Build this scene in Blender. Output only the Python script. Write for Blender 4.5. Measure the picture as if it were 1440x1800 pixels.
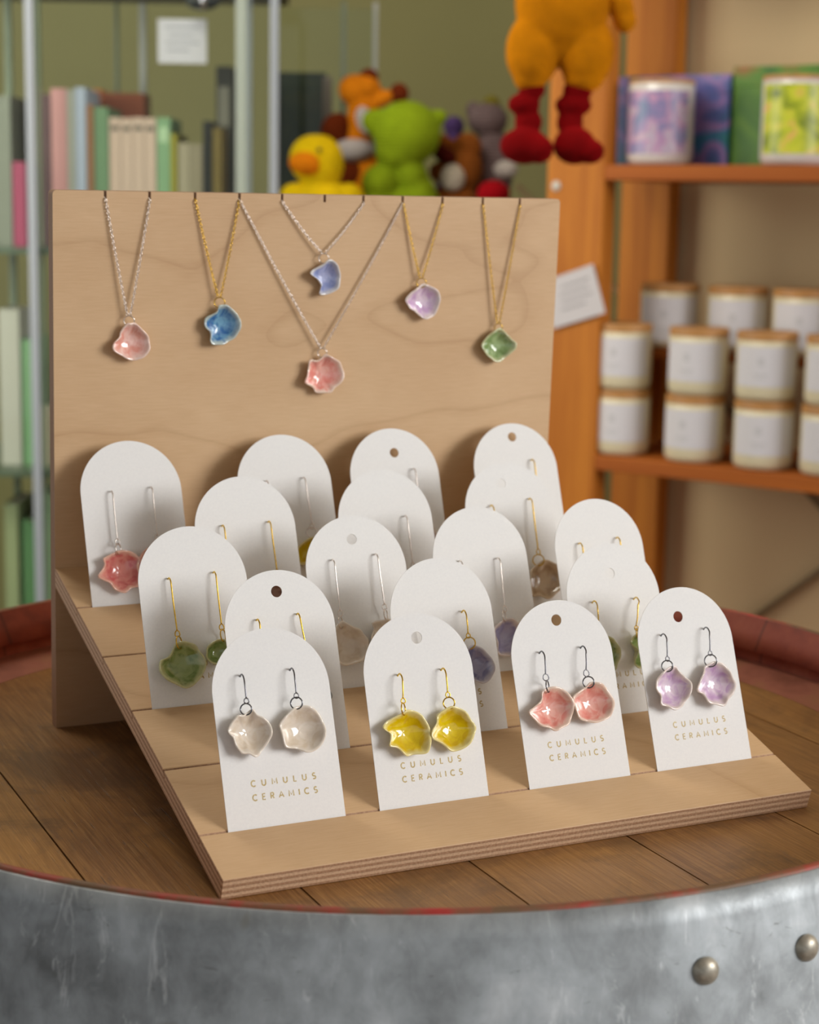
import bpy, bmesh, math, random
from mathutils import Vector, Matrix

for o in list(bpy.data.objects):
    bpy.data.objects.remove(o, do_unlink=True)
S = bpy.context.scene
COL = S.collection
MM = 0.001

# ------------------------------------------------------------------ camera
F_PX = 3155.78
CAM = Vector((-236.31, -666.575, 286.49))          # millimetres
FWD = Vector((0.42534565, 0.88892836, -0.16996308))
RGT = Vector((0.90314697, -0.42901935, 0.01636924))
UPV = Vector((0.05836637, 0.16046422, 0.98531447))
cd = bpy.data.cameras.new('camera')
cam = bpy.data.objects.new('camera', cd)
COL.objects.link(cam)
cd.sensor_fit = 'HORIZONTAL'
cd.sensor_width = 24.0
cd.lens = F_PX * 24.0 / 1440.0
cd.clip_start = 0.01
cd.clip_end = 50
m3 = Matrix((RGT, UPV, -FWD)).transposed()
cam.matrix_world = Matrix.Translation(CAM * MM) @ m3.to_4x4()
cd.dof.use_dof = True
cd.dof.focus_distance = 0.825
cd.dof.aperture_fstop = 9.0
S.camera = cam

# ------------------------------------------------------------------ world, lights, exposure
w = bpy.data.worlds.new('room_light')
S.world = w
w.use_nodes = True
wb = w.node_tree.nodes['Background']
wb.inputs[0].default_value = (0.93, 0.965, 1.0, 1)
wb.inputs[1].default_value = 0.42

def area(name, loc, target, sx, sy, power, col):
    ld = bpy.data.lights.new(name, 'AREA')
    ld.shape = 'RECTANGLE'
    ld.size, ld.size_y = sx, sy
    ld.energy = power
    ld.color = col
    o = bpy.data.objects.new(name, ld)
    COL.objects.link(o)
    o.location = loc
    d = Vector(target) - Vector(loc)
    o.rotation_euler = d.to_track_quat('-Z', 'Y').to_euler()
    return o
area('shop_window_daylight', (2.35, -2.35, 1.35), (0.15, 0.15, 0.1), 1.7, 1.7, 116, (1.0, 0.985, 0.975))
area('background_fill', (0.0, 0.95, 1.6), (1.45, 1.75, 0.0), 0.9, 0.9, 16, (1.0, 0.93, 0.80))  # added fill from above, not a known lamp: brightens shelving and tan wall
area('background_fill', (-0.4, 1.2, 1.6), (0.7, 2.3, 0.2), 0.7, 0.7, 9, (1.0, 0.95, 0.86))  # second added fill, lifts the cabinet and olive wall
area('side_fill', (-0.40, 1.75, 0.45), (1.7, 1.98, -0.15), 0.9, 0.9, 11, (1.0, 0.95, 0.84))  # added low fill from the left, not a known window: lifts wall under shelf

S.view_settings.view_transform = 'Standard'
S.view_settings.look = 'None'
S.view_settings.exposure = 0.19
S.view_settings.gamma = 1.0
S.view_settings.use_curve_mapping = False

# ------------------------------------------------------------------ helpers
def srgb(r, g, b):
    f = lambda c: (c / 255 / 12.92) if c / 255 <= 0.04045 else ((c / 255 + 0.055) / 1.055) ** 2.4
    return (f(r), f(g), f(b), 1.0)

class NT:
    """small node-tree writer"""
    def __init__(self, name):
        self.m = bpy.data.materials.new(name)
        self.m.use_nodes = True
        self.t = self.m.node_tree
        self.b = self.t.nodes['Principled BSDF']
        self.out = self.t.nodes['Material Output']
    def n(self, typ, **kw):
        x = self.t.nodes.new(typ)
        for k, v in kw.items():
            if k.startswith('i_'):
                key = k[2:]
                x.inputs[int(key) if key.isdigit() else key.replace('_', ' ')].default_value = v
            else:
                setattr(x, k, v)
        return x
    def l(self, a, b):
        self.t.links.new(a, b)
    def coord(self, scale=(1, 1, 1), kind='Object', rot=(0, 0, 0)):
        tc = self.n('ShaderNodeTexCoord')
        mp = self.n('ShaderNodeMapping')
        mp.inputs['Scale'].default_value = scale
        mp.inputs['Rotation'].default_value = rot
        self.l(tc.outputs[kind], mp.inputs['Vector'])
        return mp.outputs['Vector']
    def noise(self, vec, scale, detail=4, rough=0.55, dist=0.0):
        x = self.n('ShaderNodeTexNoise')
        x.inputs['Scale'].default_value = scale
        x.inputs['Detail'].default_value = detail
        x.inputs['Roughness'].default_value = rough
        x.inputs['Distortion'].default_value = dist
        self.l(vec, x.inputs['Vector'])
        return x.outputs['Fac']
    def ramp(self, fac, stops, interp='LINEAR'):
        r = self.n('ShaderNodeValToRGB')
        r.color_ramp.interpolation = interp
        e = r.color_ramp.elements
        while len(e) > 1:
            e.remove(e[-1])
        e[0].position, e[0].color = stops[0]
        for p, c in stops[1:]:
            q = e.new(p)
            q.color = c
        self.l(fac, r.inputs['Fac'])
        return r.outputs['Color']
    def mix(self, fac, a, b, mode='MIX'):
        x = self.n('ShaderNodeMix', data_type='RGBA', blend_type=mode)
        for s, v in ((0, fac), (6, a), (7, b)):
            if isinstance(v, (int, float, tuple)):
                x.inputs[s].default_value = v
            else:
                self.l(v, x.inputs[s])
        return x.outputs[2]
    def math(self, op, a, b=0.0, clamp=False):
        x = self.n('ShaderNodeMath', operation=op, use_clamp=clamp)
        for s, v in ((0, a), (1, b)):
            if isinstance(v, (int, float)):
                x.inputs[s].default_value = v
            else:
                self.l(v, x.inputs[s])
        return x.outputs[0]
    def sep(self, vec):
        x = self.n('ShaderNodeSeparateXYZ')
        self.l(vec, x.inputs[0])
        return x.outputs
    def bump(self, h, strength=0.2, dist=0.001):
        x = self.n('ShaderNodeBump')
        x.inputs['Strength'].default_value = strength
        x.inputs['Distance'].default_value = dist
        self.l(h, x.inputs['Height'])
        self.l(x.outputs[0], self.b.inputs['Normal'])
    def col(self, c):
        if isinstance(c, tuple):
            self.b.inputs['Base Color'].default_value = c
        else:
            self.l(c, self.b.inputs['Base Color'])
    def set(self, rough=0.5, metal=0.0, **kw):
        self.b.inputs['Roughness'].default_value = rough
        self.b.inputs['Metallic'].default_value = metal
        for k, v in kw.items():
            self.b.inputs[k.replace('_', ' ')].default_value = v
        return self.m

MATS = {}
def simple(name, rgb, rough=0.5, metal=0.0, var=0.0, scale=60.0, **kw):
    if name in MATS:
        return MATS[name]
    t = NT(name)
    c = srgb(*rgb)
    if var > 0:
        v = t.noise(t.coord(), scale, 3)
        lo = tuple(x * (1 - var) for x in c[:3]) + (1,)
        hi = tuple(min(1, x * (1 + var)) for x in c[:3]) + (1,)
        t.col(t.ramp(v, [(0.3, lo), (0.7, hi)]))
    else:
        t.col(c)
    MATS[name] = t.set(rough, metal, **kw)
    return MATS[name]

def mesh_obj(name, V, F, mats, parent=None, smooth=False, mi=None, scale=MM):
    me = bpy.data.meshes.new(name)
    me.from_pydata([(v[0] * scale, v[1] * scale, v[2] * scale) for v in V], [], F)
    if not isinstance(mats, (list, tuple)):
        mats = [mats]
    for m in mats:
        me.materials.append(m)
    if mi is not None:
        me.polygons.foreach_set('material_index', mi)
    if smooth:
        me.polygons.foreach_set('use_smooth', [True] * len(me.polygons))
    me.update()
    o = bpy.data.objects.new(name, me)
    COL.objects.link(o)
    if parent is not None:
        o.parent = parent
    return o

def empty(name, loc, mat=None):
    o = bpy.data.objects.new(name, None)
    o.empty_display_size = 0.02
    COL.objects.link(o)
    M = Matrix.Translation(Vector(loc) * MM)
    if mat is not None:
        M = M @ mat.to_4x4()
    o.matrix_world = M
    return o

def tag(o, label, cat, group=None):
    o['label'] = label
    o['category'] = cat
    if group:
        o['group'] = group
    return o

def structure(o):
    o['kind'] = 'structure'
    return o

class MB:
    """collects shapes for one mesh"""
    def __init__(self):
        self.V, self.F, self.M = [], [], []
    def add(self, V, F, m=0):
        k = len(self.V)
        self.V += [tuple(v) for v in V]
        self.F += [tuple(i + k for i in f) for f in F]
        self.M += [m] * len(F)
        return self
    def box(self, x0, x1, y0, y1, z0, z1, m=0):
        V = [(x, y, z) for z in (z0, z1) for y in (y0, y1) for x in (x0, x1)]
        return self.add(V, [(0, 2, 3, 1), (4, 5, 7, 6), (0, 1, 5, 4), (2, 6, 7, 3), (0, 4, 6, 2), (1, 3, 7, 5)], m)
    def lathe(self, prof, n=48, c=(0, 0), m=0, closed=False, a0=0.0, a1=2 * math.pi):
        full = abs(a1 - a0 - 2 * math.pi) < 1e-6
        k = n if full else n + 1
        V = []
        for i in range(k):
            a = a0 + (a1 - a0) * i / n
            for r, z in prof:
                V.append((c[0] + r * math.cos(a), c[1] + r * math.sin(a), z))
        P = len(prof)
        F = []
        for i in range(n):
            j = (i + 1) % k
            for q in range(P if closed else P - 1):
                q2 = (q + 1) % P
                F.append((i * P + q, j * P + q, j * P + q2, i * P + q2))
        return self.add(V, F, m)
    def tube(self, pts, r, n=8, m=0, cyc=False, caps=True):
        pts = [Vector(p) for p in pts]
        N = len(pts)
        V, F = [], []
        up = None
        for i, p in enumerate(pts):
            if cyc:
                d = pts[(i + 1) % N] - pts[i - 1]
            else:
                d = pts[min(i + 1, N - 1)] - pts[max(i - 1, 0)]
            d.normalize()
            if up is None:
                up = Vector((0, 0, 1)) if abs(d.z) < 0.9 else Vector((1, 0, 0))
            s = d.cross(up).normalized()
            up = s.cross(d).normalized()
            for k in range(n):
                a = 2 * math.pi * k / n
                V.append(p + s * (r * math.cos(a)) + up * (r * math.sin(a)))
        for i in range(N if cyc else N - 1):
            j = (i + 1) % N
            for k in range(n):
                k2 = (k + 1) % n
                F.append((i * n + k, i * n + k2, j * n + k2, j * n + k))
        if caps and not cyc:
            F.append(tuple(range(n))[::-1])
            F.append(tuple((N - 1) * n + k for k in range(n)))
        return self.add(V, F, m)
    def sphere(self, c, r, seg=20, rings=12, m=0, rot=None):
        r = (r, r, r) if isinstance(r, (int, float)) else r
        V = [(0, 0, 1)]
        for i in range(1, rings):
            a = math.pi * i / rings
            for k in range(seg):
                b = 2 * math.pi * k / seg
                V.append((math.sin(a) * math.cos(b), math.sin(a) * math.sin(b), math.cos(a)))
        V.append((0, 0, -1))
        F = [(0, 1 + k, 1 + (k + 1) % seg) for k in range(seg)]
        for i in range(rings - 2):
            for k in range(seg):
                a, b = 1 + i * seg + k, 1 + i * seg + (k + 1) % seg
                F.append((a, a + seg, b + seg, b))
        e = len(V) - 1
        F += [(e, e - seg + (k + 1) % seg, e - seg + k) for k in range(seg)]
        out = []
        for v in V:
            q = Vector((v[0] * r[0], v[1] * r[1], v[2] * r[2]))
            if rot is not None:
                q = rot @ q
            out.append(q + Vector(c))
        return self.add(out, F, m)
    def build(self, name, mats, parent=None, smooth=False, bevel=0.0):
        o = mesh_obj(name, self.V, self.F, mats, parent, smooth, self.M)
        if bevel > 0:
            b = o.modifiers.new('bevel', 'BEVEL')
            b.width = bevel * MM
            b.segments = 2
            b.limit_method = 'ANGLE'
        return o

def prism(outline, y0, y1):
    """closed (x,z) outline extruded along y; returns V, F"""
    n = len(outline)
    V = [(x, y0, z) for x, z in outline] + [(x, y1, z) for x, z in outline]
    F = [tuple(range(n)), tuple(range(2 * n - 1, n - 1, -1))]
    F += [(i, i + n, (i + 1) % n + n, (i + 1) % n) for i in range(n)]
    return V, F

def from_curve(name, cu, mat, parent=None):
    tmp = bpy.data.objects.new('tmp', cu)
    COL.objects.link(tmp)
    bpy.context.view_layer.update()
    me = bpy.data.meshes.new_from_object(tmp.evaluated_get(bpy.context.evaluated_depsgraph_get()))
    bpy.data.objects.remove(tmp, do_unlink=True)
    me.name = name
    me.materials.clear()
    me.materials.append(mat)
    return me

def ray(u, v):
    return (FWD * F_PX + RGT * (u - 720) - UPV * (v - 900)) / F_PX
def at(u, v, d):
    """the point (mm) on the line of sight through (u, v) at forward distance d"""
    return CAM + ray(u, v) * d
def along(u, O, e):
    """how far along the line O + t*e one has to go to stand behind image column u"""
    k = (u - 720) / F_PX
    a = (O - CAM)
    return (k * a.dot(FWD) - a.dot(RGT)) / (e.dot(RGT) - k * e.dot(FWD))

# measured layout of the cards, earrings and necklaces (millimetres)
CARDS = {  # row, x, lean, lift
    'A1': (0, 13.34, 0.3456, -0.61),
    'A2': (0, 84.99, 0.3269, -0.18),
    'A3': (0, 161.48, 0.3470, -0.01),
    'A4': (0, 231.87, 0.3517, 0.89),
    'B1': (1, 36.44, 0.3392, -0.07),
    'B2': (1, 120.79, 0.3410, -0.25),
    'B3': (1, 219.17, 0.3410, 0.40),
    'C1': (2, 10.09, 0.3505, -0.13),
    'C2': (2, 96.39, 0.3372, -0.25),
    'C3': (2, 167.45, 0.3481, 0.32),
    'C4': (2, 239.72, 0.3405, 0.42),
    'D1': (3, 54.92, 0.3415, 0.54),
    'D2': (3, 134.70, 0.3398, 0.05),
    'D3': (3, 210.57, 0.3397, 0.54),
    'E1': (4, 8.46, 0.3363, 0.38),
    'E2': (4, 95.65, 0.3390, 0.23),
    'E3': (4, 162.57, 0.3336, 0.99),
    'E4': (4, 240.64, 0.3351, 1.01),
}
EARRINGS = [
    {'card': 'A1', 'side': 'l', 'typ': 'hook', 'metal': 'steel', 'col': 'cream', 'hole': [13.56, 65.78], 'loop': [13.48, 54.97], 'out': [[7.76, 48.56], [3.65, 43.26], [5.38, 39.8], [6.27, 36.43], [8.22, 32.93], [11.41, 32.36], [14.88, 30.52], [18.31, 33.41], [22.5, 38.71], [22.68, 43.65], [20.0, 46.83], [17.56, 48.33], [15.7, 51.01], [11.94, 48.93], [9.74, 48.76]], 'ring': [12.77, 51.36], 'rr': 2.46, 'narrow': False},
    {'card': 'A1', 'side': 'r', 'typ': 'hook', 'metal': 'steel', 'col': 'cream', 'hole': [37.08, 66.23], 'loop': [36.82, 54.85], 'out': [[34.5, 49.24], [28.02, 43.89], [27.6, 40.62], [28.13, 34.35], [29.69, 32.73], [34.05, 32.02], [38.68, 29.83], [42.82, 30.6], [46.37, 33.54], [48.2, 38.77], [47.24, 43.49], [45.01, 47.08], [41.27, 49.57], [37.73, 49.94]], 'ring': [36.34, 51.59], 'rr': 2.58, 'narrow': False},
    {'card': 'A2', 'side': 'l', 'typ': 'hook', 'metal': 'gold', 'col': 'yellow', 'hole': [16.66, 58.27], 'loop': [15.7, 46.96], 'out': [[13.97, 41.26], [9.44, 39.62], [5.7, 37.89], [4.03, 35.6], [7.02, 33.15], [7.07, 30.67], [6.08, 27.6], [10.02, 26.45], [13.79, 22.48], [17.76, 22.73], [23.25, 22.45], [25.14, 24.72], [26.65, 29.9], [26.75, 33.47], [24.93, 37.6], [23.26, 39.92], [19.57, 41.92], [16.49, 42.42]], 'ring': [15.18, 43.31], 'rr': 2.77, 'narrow': True},
    {'card': 'A2', 'side': 'r', 'typ': 'hook', 'metal': 'gold', 'col': 'yellow', 'hole': [38.7, 58.67], 'loop': [38.29, 47.41], 'out': [[37.88, 41.61], [32.29, 38.96], [31.02, 35.51], [27.78, 32.28], [27.29, 28.76], [32.1, 26.07], [35.97, 22.23], [39.96, 21.95], [44.63, 23.58], [48.43, 27.48], [50.2, 31.26], [47.9, 35.13], [45.2, 39.03], [40.69, 41.49]], 'ring': [38.2, 43.59], 'rr': 2.59, 'narrow': False},
    {'card': 'A3', 'side': 'l', 'typ': 'hook', 'metal': 'steel', 'col': 'coral', 'hole': [15.22, 61.55], 'loop': [14.21, 50.06], 'out': [[11.04, 43.38], [10.09, 39.95], [5.58, 36.9], [2.44, 34.78], [5.76, 30.57], [8.13, 27.86], [11.97, 26.74], [14.89, 24.84], [18.72, 26.0], [22.6, 27.34], [25.29, 31.3], [26.36, 36.5], [25.07, 39.83], [22.72, 42.9], [19.75, 44.62], [15.36, 45.06]], 'ring': [14.33, 45.75], 'rr': 2.82, 'narrow': True},
    {'card': 'A3', 'side': 'r', 'typ': 'hook', 'metal': 'steel', 'col': 'coral', 'hole': [37.86, 61.98], 'loop': [36.28, 49.87], 'out': [[34.66, 43.13], [30.23, 41.26], [27.23, 39.25], [26.7, 36.11], [27.19, 32.87], [28.62, 29.17], [32.47, 27.69], [36.78, 26.33], [40.58, 26.81], [44.96, 28.13], [47.2, 31.46], [48.69, 35.25], [47.24, 38.99], [44.21, 43.24], [39.92, 44.93], [37.04, 45.03]], 'ring': [36.58, 45.49], 'rr': 2.68, 'narrow': False},
    {'card': 'A4', 'side': 'l', 'typ': 'hook', 'metal': 'steel', 'col': 'lilac', 'hole': [13.61, 62.92], 'loop': [12.27, 51.48], 'out': [[9.39, 45.9], [4.9, 42.53], [3.44, 37.84], [4.82, 34.25], [4.09, 30.19], [7.5, 28.8], [11.59, 26.65], [16.4, 28.22], [19.85, 31.32], [22.11, 34.57], [22.87, 38.67], [20.54, 41.69], [17.39, 44.78], [16.56, 46.95], [13.79, 47.56]], 'ring': [11.32, 48.03], 'rr': 2.71, 'narrow': False},
    {'card': 'A4', 'side': 'r', 'typ': 'hook', 'metal': 'steel', 'col': 'lilac', 'hole': [38.89, 63.96], 'loop': [37.29, 51.95], 'out': [[33.35, 45.69], [31.66, 43.4], [28.9, 39.82], [26.31, 34.84], [29.6, 32.41], [31.34, 28.4], [35.25, 26.94], [40.06, 25.74], [43.19, 28.92], [46.97, 30.99], [49.09, 35.36], [47.19, 38.72], [46.12, 42.0], [43.81, 45.4], [39.51, 47.22], [37.86, 47.37]], 'ring': [36.68, 48.25], 'rr': 2.99, 'narrow': False},
    {'card': 'B1', 'side': 'l', 'typ': 'stick', 'metal': 'gold', 'col': 'slate', 'hole': [15.9, 63.17], 'loop': [15.66, 44.99], 'out': [[22.26, 29.34], [21.36, 32.41], [20.21, 35.5], [16.97, 36.71], [13.66, 37.4], [10.88, 35.55], [7.68, 34.13], [7.02, 30.88], [7.02, 27.64], [9.54, 25.46], [11.82, 23.02], [15.32, 23.01], [18.82, 23.64], [20.56, 26.57]], 'ring': [15.18, 40.91], 'rr': 2.63, 'narrow': False},
    {'card': 'B1', 'side': 'r', 'typ': 'stick', 'metal': 'gold', 'col': 'slate', 'hole': [36.24, 64.25], 'loop': [38.39, 38.31], 'out': [[46.55, 24.21], [45.67, 27.27], [44.52, 30.33], [41.27, 31.55], [37.93, 32.23], [35.13, 30.41], [31.91, 29.0], [31.23, 25.78], [31.22, 22.56], [33.74, 20.4], [36.03, 17.97], [39.55, 17.95], [43.07, 18.56], [44.83, 21.46]], 'ring': [37.88, 34.47], 'rr': 2.66, 'narrow': False},
    {'card': 'B2', 'side': 'l', 'typ': 'hook', 'metal': 'gold', 'col': 'periwinkle', 'hole': [15.12, 55.81], 'loop': [15.1, 44.11], 'out': [[20.97, 28.82], [20.08, 31.91], [18.92, 35.01], [15.54, 36.23], [12.08, 36.92], [9.14, 35.07], [5.77, 33.64], [5.03, 30.37], [4.98, 27.11], [7.59, 24.92], [9.95, 22.47], [13.61, 22.46], [17.29, 23.09], [19.15, 26.03]], 'ring': [15.48, 39.87], 'rr': 2.48, 'narrow': False},
    {'card': 'B2', 'side': 'r', 'typ': 'hook', 'metal': 'gold', 'col': 'periwinkle', 'hole': [38.28, 58.15], 'loop': [37.78, 46.42], 'out': [[37.75, 41.06], [34.73, 38.92], [32.37, 35.12], [32.55, 30.3], [35.06, 26.05], [38.36, 24.12], [42.21, 22.73], [46.04, 24.16], [48.66, 27.94], [48.93, 32.76], [46.57, 36.62], [43.86, 39.7], [40.47, 41.22]], 'ring': [37.7, 42.73], 'rr': 2.9, 'narrow': False},
    {'card': 'B3', 'side': 'l', 'typ': 'hook', 'metal': 'gold', 'col': 'green', 'hole': [14.25, 56.2], 'loop': [13.33, 43.99], 'out': [[11.41, 37.96], [14.19, 38.58], [16.55, 38.66], [20.61, 36.85], [22.59, 32.61], [23.15, 27.92], [20.72, 23.52], [18.31, 21.15], [12.71, 19.68], [7.6, 23.05], [5.92, 28.95], [7.51, 34.56]], 'ring': [13.41, 40.15], 'rr': 2.6, 'narrow': False},
    {'card': 'B3', 'side': 'r', 'typ': 'hook', 'metal': 'gold', 'col': 'green', 'hole': [39.15, 56.05], 'loop': [35.19, 41.22], 'out': [[30.6, 33.92], [33.25, 37.47], [37.97, 39.11], [42.54, 35.77], [43.91, 29.79], [41.22, 24.2], [34.81, 20.73], [30.42, 22.89], [32.06, 26.51], [34.37, 30.08]], 'ring': [35.11, 38.54], 'rr': 2.63, 'narrow': True},
    {'card': 'C1', 'side': 'l', 'typ': 'stick', 'metal': 'gold', 'col': 'green', 'hole': [14.97, 60.97], 'loop': [15.31, 33.86], 'out': [[13.58, 29.03], [11.79, 26.05], [9.29, 23.14], [5.18, 21.79], [4.11, 18.77], [4.5, 15.96], [6.97, 12.6], [11.03, 10.46], [15.42, 7.94], [18.73, 8.3], [21.89, 10.43], [24.78, 13.29], [27.14, 17.62], [26.51, 21.54], [24.72, 24.86], [23.21, 27.46], [19.75, 29.0], [16.57, 29.81]], 'ring': [15.26, 29.64], 'rr': 3.07, 'narrow': True},
    {'card': 'C1', 'side': 'r', 'typ': 'stick', 'metal': 'gold', 'col': 'green', 'hole': [38.04, 62.29], 'loop': [37.85, 35.07], 'out': [[35.17, 29.2], [31.31, 27.78], [28.83, 25.54], [28.18, 21.73], [29.2, 19.53], [31.21, 17.93], [35.13, 16.85], [39.73, 18.18], [41.76, 22.59], [40.77, 26.57], [38.1, 28.94]], 'ring': [37.61, 31.17], 'rr': 3.0, 'narrow': True},
    {'card': 'C2', 'side': 'l', 'typ': 'stick', 'metal': 'steel', 'col': 'cream', 'hole': [14.27, 63.93], 'loop': [13.91, 36.75], 'out': [[13.5, 32.61], [9.15, 28.71], [7.99, 22.77], [8.58, 15.63], [10.05, 12.3], [13.32, 10.93], [18.02, 11.55], [22.46, 12.91], [25.8, 17.6], [26.38, 21.84], [24.5, 25.22], [22.53, 27.9], [18.89, 29.65], [16.08, 31.68]], 'ring': [13.07, 32.17], 'rr': 3.02, 'narrow': True},
    {'card': 'C2', 'side': 'r', 'typ': 'stick', 'metal': 'steel', 'col': 'cream', 'hole': [38.28, 65.16], 'loop': [38.45, 37.97], 'out': [[36.28, 31.39], [29.89, 30.5], [31.0, 27.17], [28.98, 23.75], [27.97, 19.19], [29.65, 14.38], [34.91, 12.82], [40.35, 15.19], [43.18, 21.41], [42.07, 27.65], [39.44, 31.49]], 'ring': [38.07, 34.19], 'rr': 2.7, 'narrow': True},
    {'card': 'C3', 'side': 'l', 'typ': 'stick', 'metal': 'steel', 'col': 'periwinkle', 'hole': [14.58, 57.83], 'like': ['C3', 'r']},
    {'card': 'C3', 'side': 'r', 'typ': 'stick', 'metal': 'steel', 'col': 'lavender', 'hole': [36.82, 57.77], 'loop': [35.39, 30.74], 'out': [[33.21, 25.04], [27.92, 22.06], [27.12, 19.98], [27.42, 12.68], [27.17, 8.01], [31.3, 6.77], [35.14, 6.62], [40.09, 7.24], [43.02, 13.42], [42.12, 19.97], [40.67, 23.11], [37.65, 25.53]], 'ring': [33.91, 27.2], 'rr': 3.01, 'narrow': True},
    {'card': 'C4', 'side': 'l', 'typ': 'stick', 'metal': 'gold', 'col': 'cream', 'hole': [14.86, 62.14], 'like': ['C2', 'l']},
    {'card': 'C4', 'side': 'r', 'typ': 'stick', 'metal': 'gold', 'col': 'cream', 'hole': [38.72, 63.68], 'like': ['C2', 'l']},
    {'card': 'D1', 'side': 'l', 'typ': 'stick', 'metal': 'gold', 'col': 'mauve_brown', 'hole': [14.56, 60.49], 'like': ['C1', 'l']},
    {'card': 'D1', 'side': 'r', 'typ': 'stick', 'metal': 'gold', 'col': 'mauve_brown', 'hole': [40.05, 61.06], 'like': ['C1', 'l']},
    {'card': 'D2', 'side': 'r', 'typ': 'stick', 'metal': 'steel', 'col': 'cream', 'hole': [38.49, 59.76], 'like': ['C2', 'l']},
    {'card': 'D3', 'side': 'l', 'typ': 'stick', 'metal': 'gold', 'col': 'sand', 'hole': [15.74, 61.92], 'like': ['D3', 'r']},
    {'card': 'D3', 'side': 'r', 'typ': 'stick', 'metal': 'gold', 'col': 'sand', 'hole': [40.32, 64.36], 'loop': [39.67, 34.12], 'out': [[42.17, 29.19], [35.94, 26.24], [32.26, 23.12], [30.81, 15.9], [31.83, 10.19], [35.92, 9.87], [41.34, 7.75], [47.68, 11.21], [50.77, 14.37], [51.67, 19.98], [49.83, 24.67], [46.45, 27.75]], 'ring': [38.33, 29.54], 'rr': 3.12, 'narrow': False},
    {'card': 'E1', 'side': 'l', 'typ': 'stick', 'metal': 'steel', 'col': 'rose', 'hole': [16.02, 59.0], 'loop': [15.77, 31.66], 'out': [[14.77, 26.64], [11.41, 25.29], [6.79, 23.23], [7.57, 21.2], [6.68, 18.5], [3.3, 14.81], [4.12, 13.17], [9.02, 10.44], [11.47, 7.1], [16.45, 4.93], [20.33, 7.2], [24.43, 7.68], [27.64, 11.01], [28.7, 16.91], [27.11, 21.01], [24.63, 24.37], [21.59, 26.17], [17.61, 26.84]], 'ring': [15.54, 28.06], 'rr': 2.98, 'narrow': True},
    {'card': 'E1', 'side': 'r', 'typ': 'stick', 'metal': 'steel', 'col': 'rose', 'hole': [37.75, 60.05], 'like': ['E1', 'l']},
    {'card': 'E2', 'side': 'l', 'typ': 'stick', 'metal': 'steel', 'col': 'yellow', 'hole': [16.25, 60.19], 'like': ['E2', 'r']},
    {'card': 'E2', 'side': 'r', 'typ': 'stick', 'metal': 'steel', 'col': 'yellow', 'hole': [38.24, 60.91], 'loop': [38.82, 33.25], 'out': [[36.5, 26.99], [28.63, 22.25], [28.02, 19.67], [27.78, 13.4], [30.74, 12.67], [35.78, 12.83], [40.7, 16.16], [41.94, 21.35], [39.7, 25.72]], 'ring': [37.63, 29.9], 'rr': 2.9, 'narrow': False},
    {'card': 'E3', 'side': 'r', 'typ': 'stick', 'metal': 'steel', 'col': 'lilac', 'hole': [38.73, 61.78], 'loop': [38.58, 32.81], 'out': [[46.08, 21.55], [45.26, 24.37], [44.18, 27.19], [41.09, 28.22], [37.92, 28.75], [35.23, 26.96], [32.14, 25.54], [31.47, 22.51], [31.43, 19.5], [33.82, 17.56], [35.99, 15.36], [39.35, 15.47], [42.72, 16.16], [44.42, 18.93]], 'ring': [38.11, 29.32], 'rr': 2.94, 'narrow': False},
    {'card': 'E4', 'side': 'r', 'typ': 'stick', 'metal': 'gold', 'col': 'green', 'hole': [38.19, 63.41], 'like': ['C2', 'l']},
]
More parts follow.
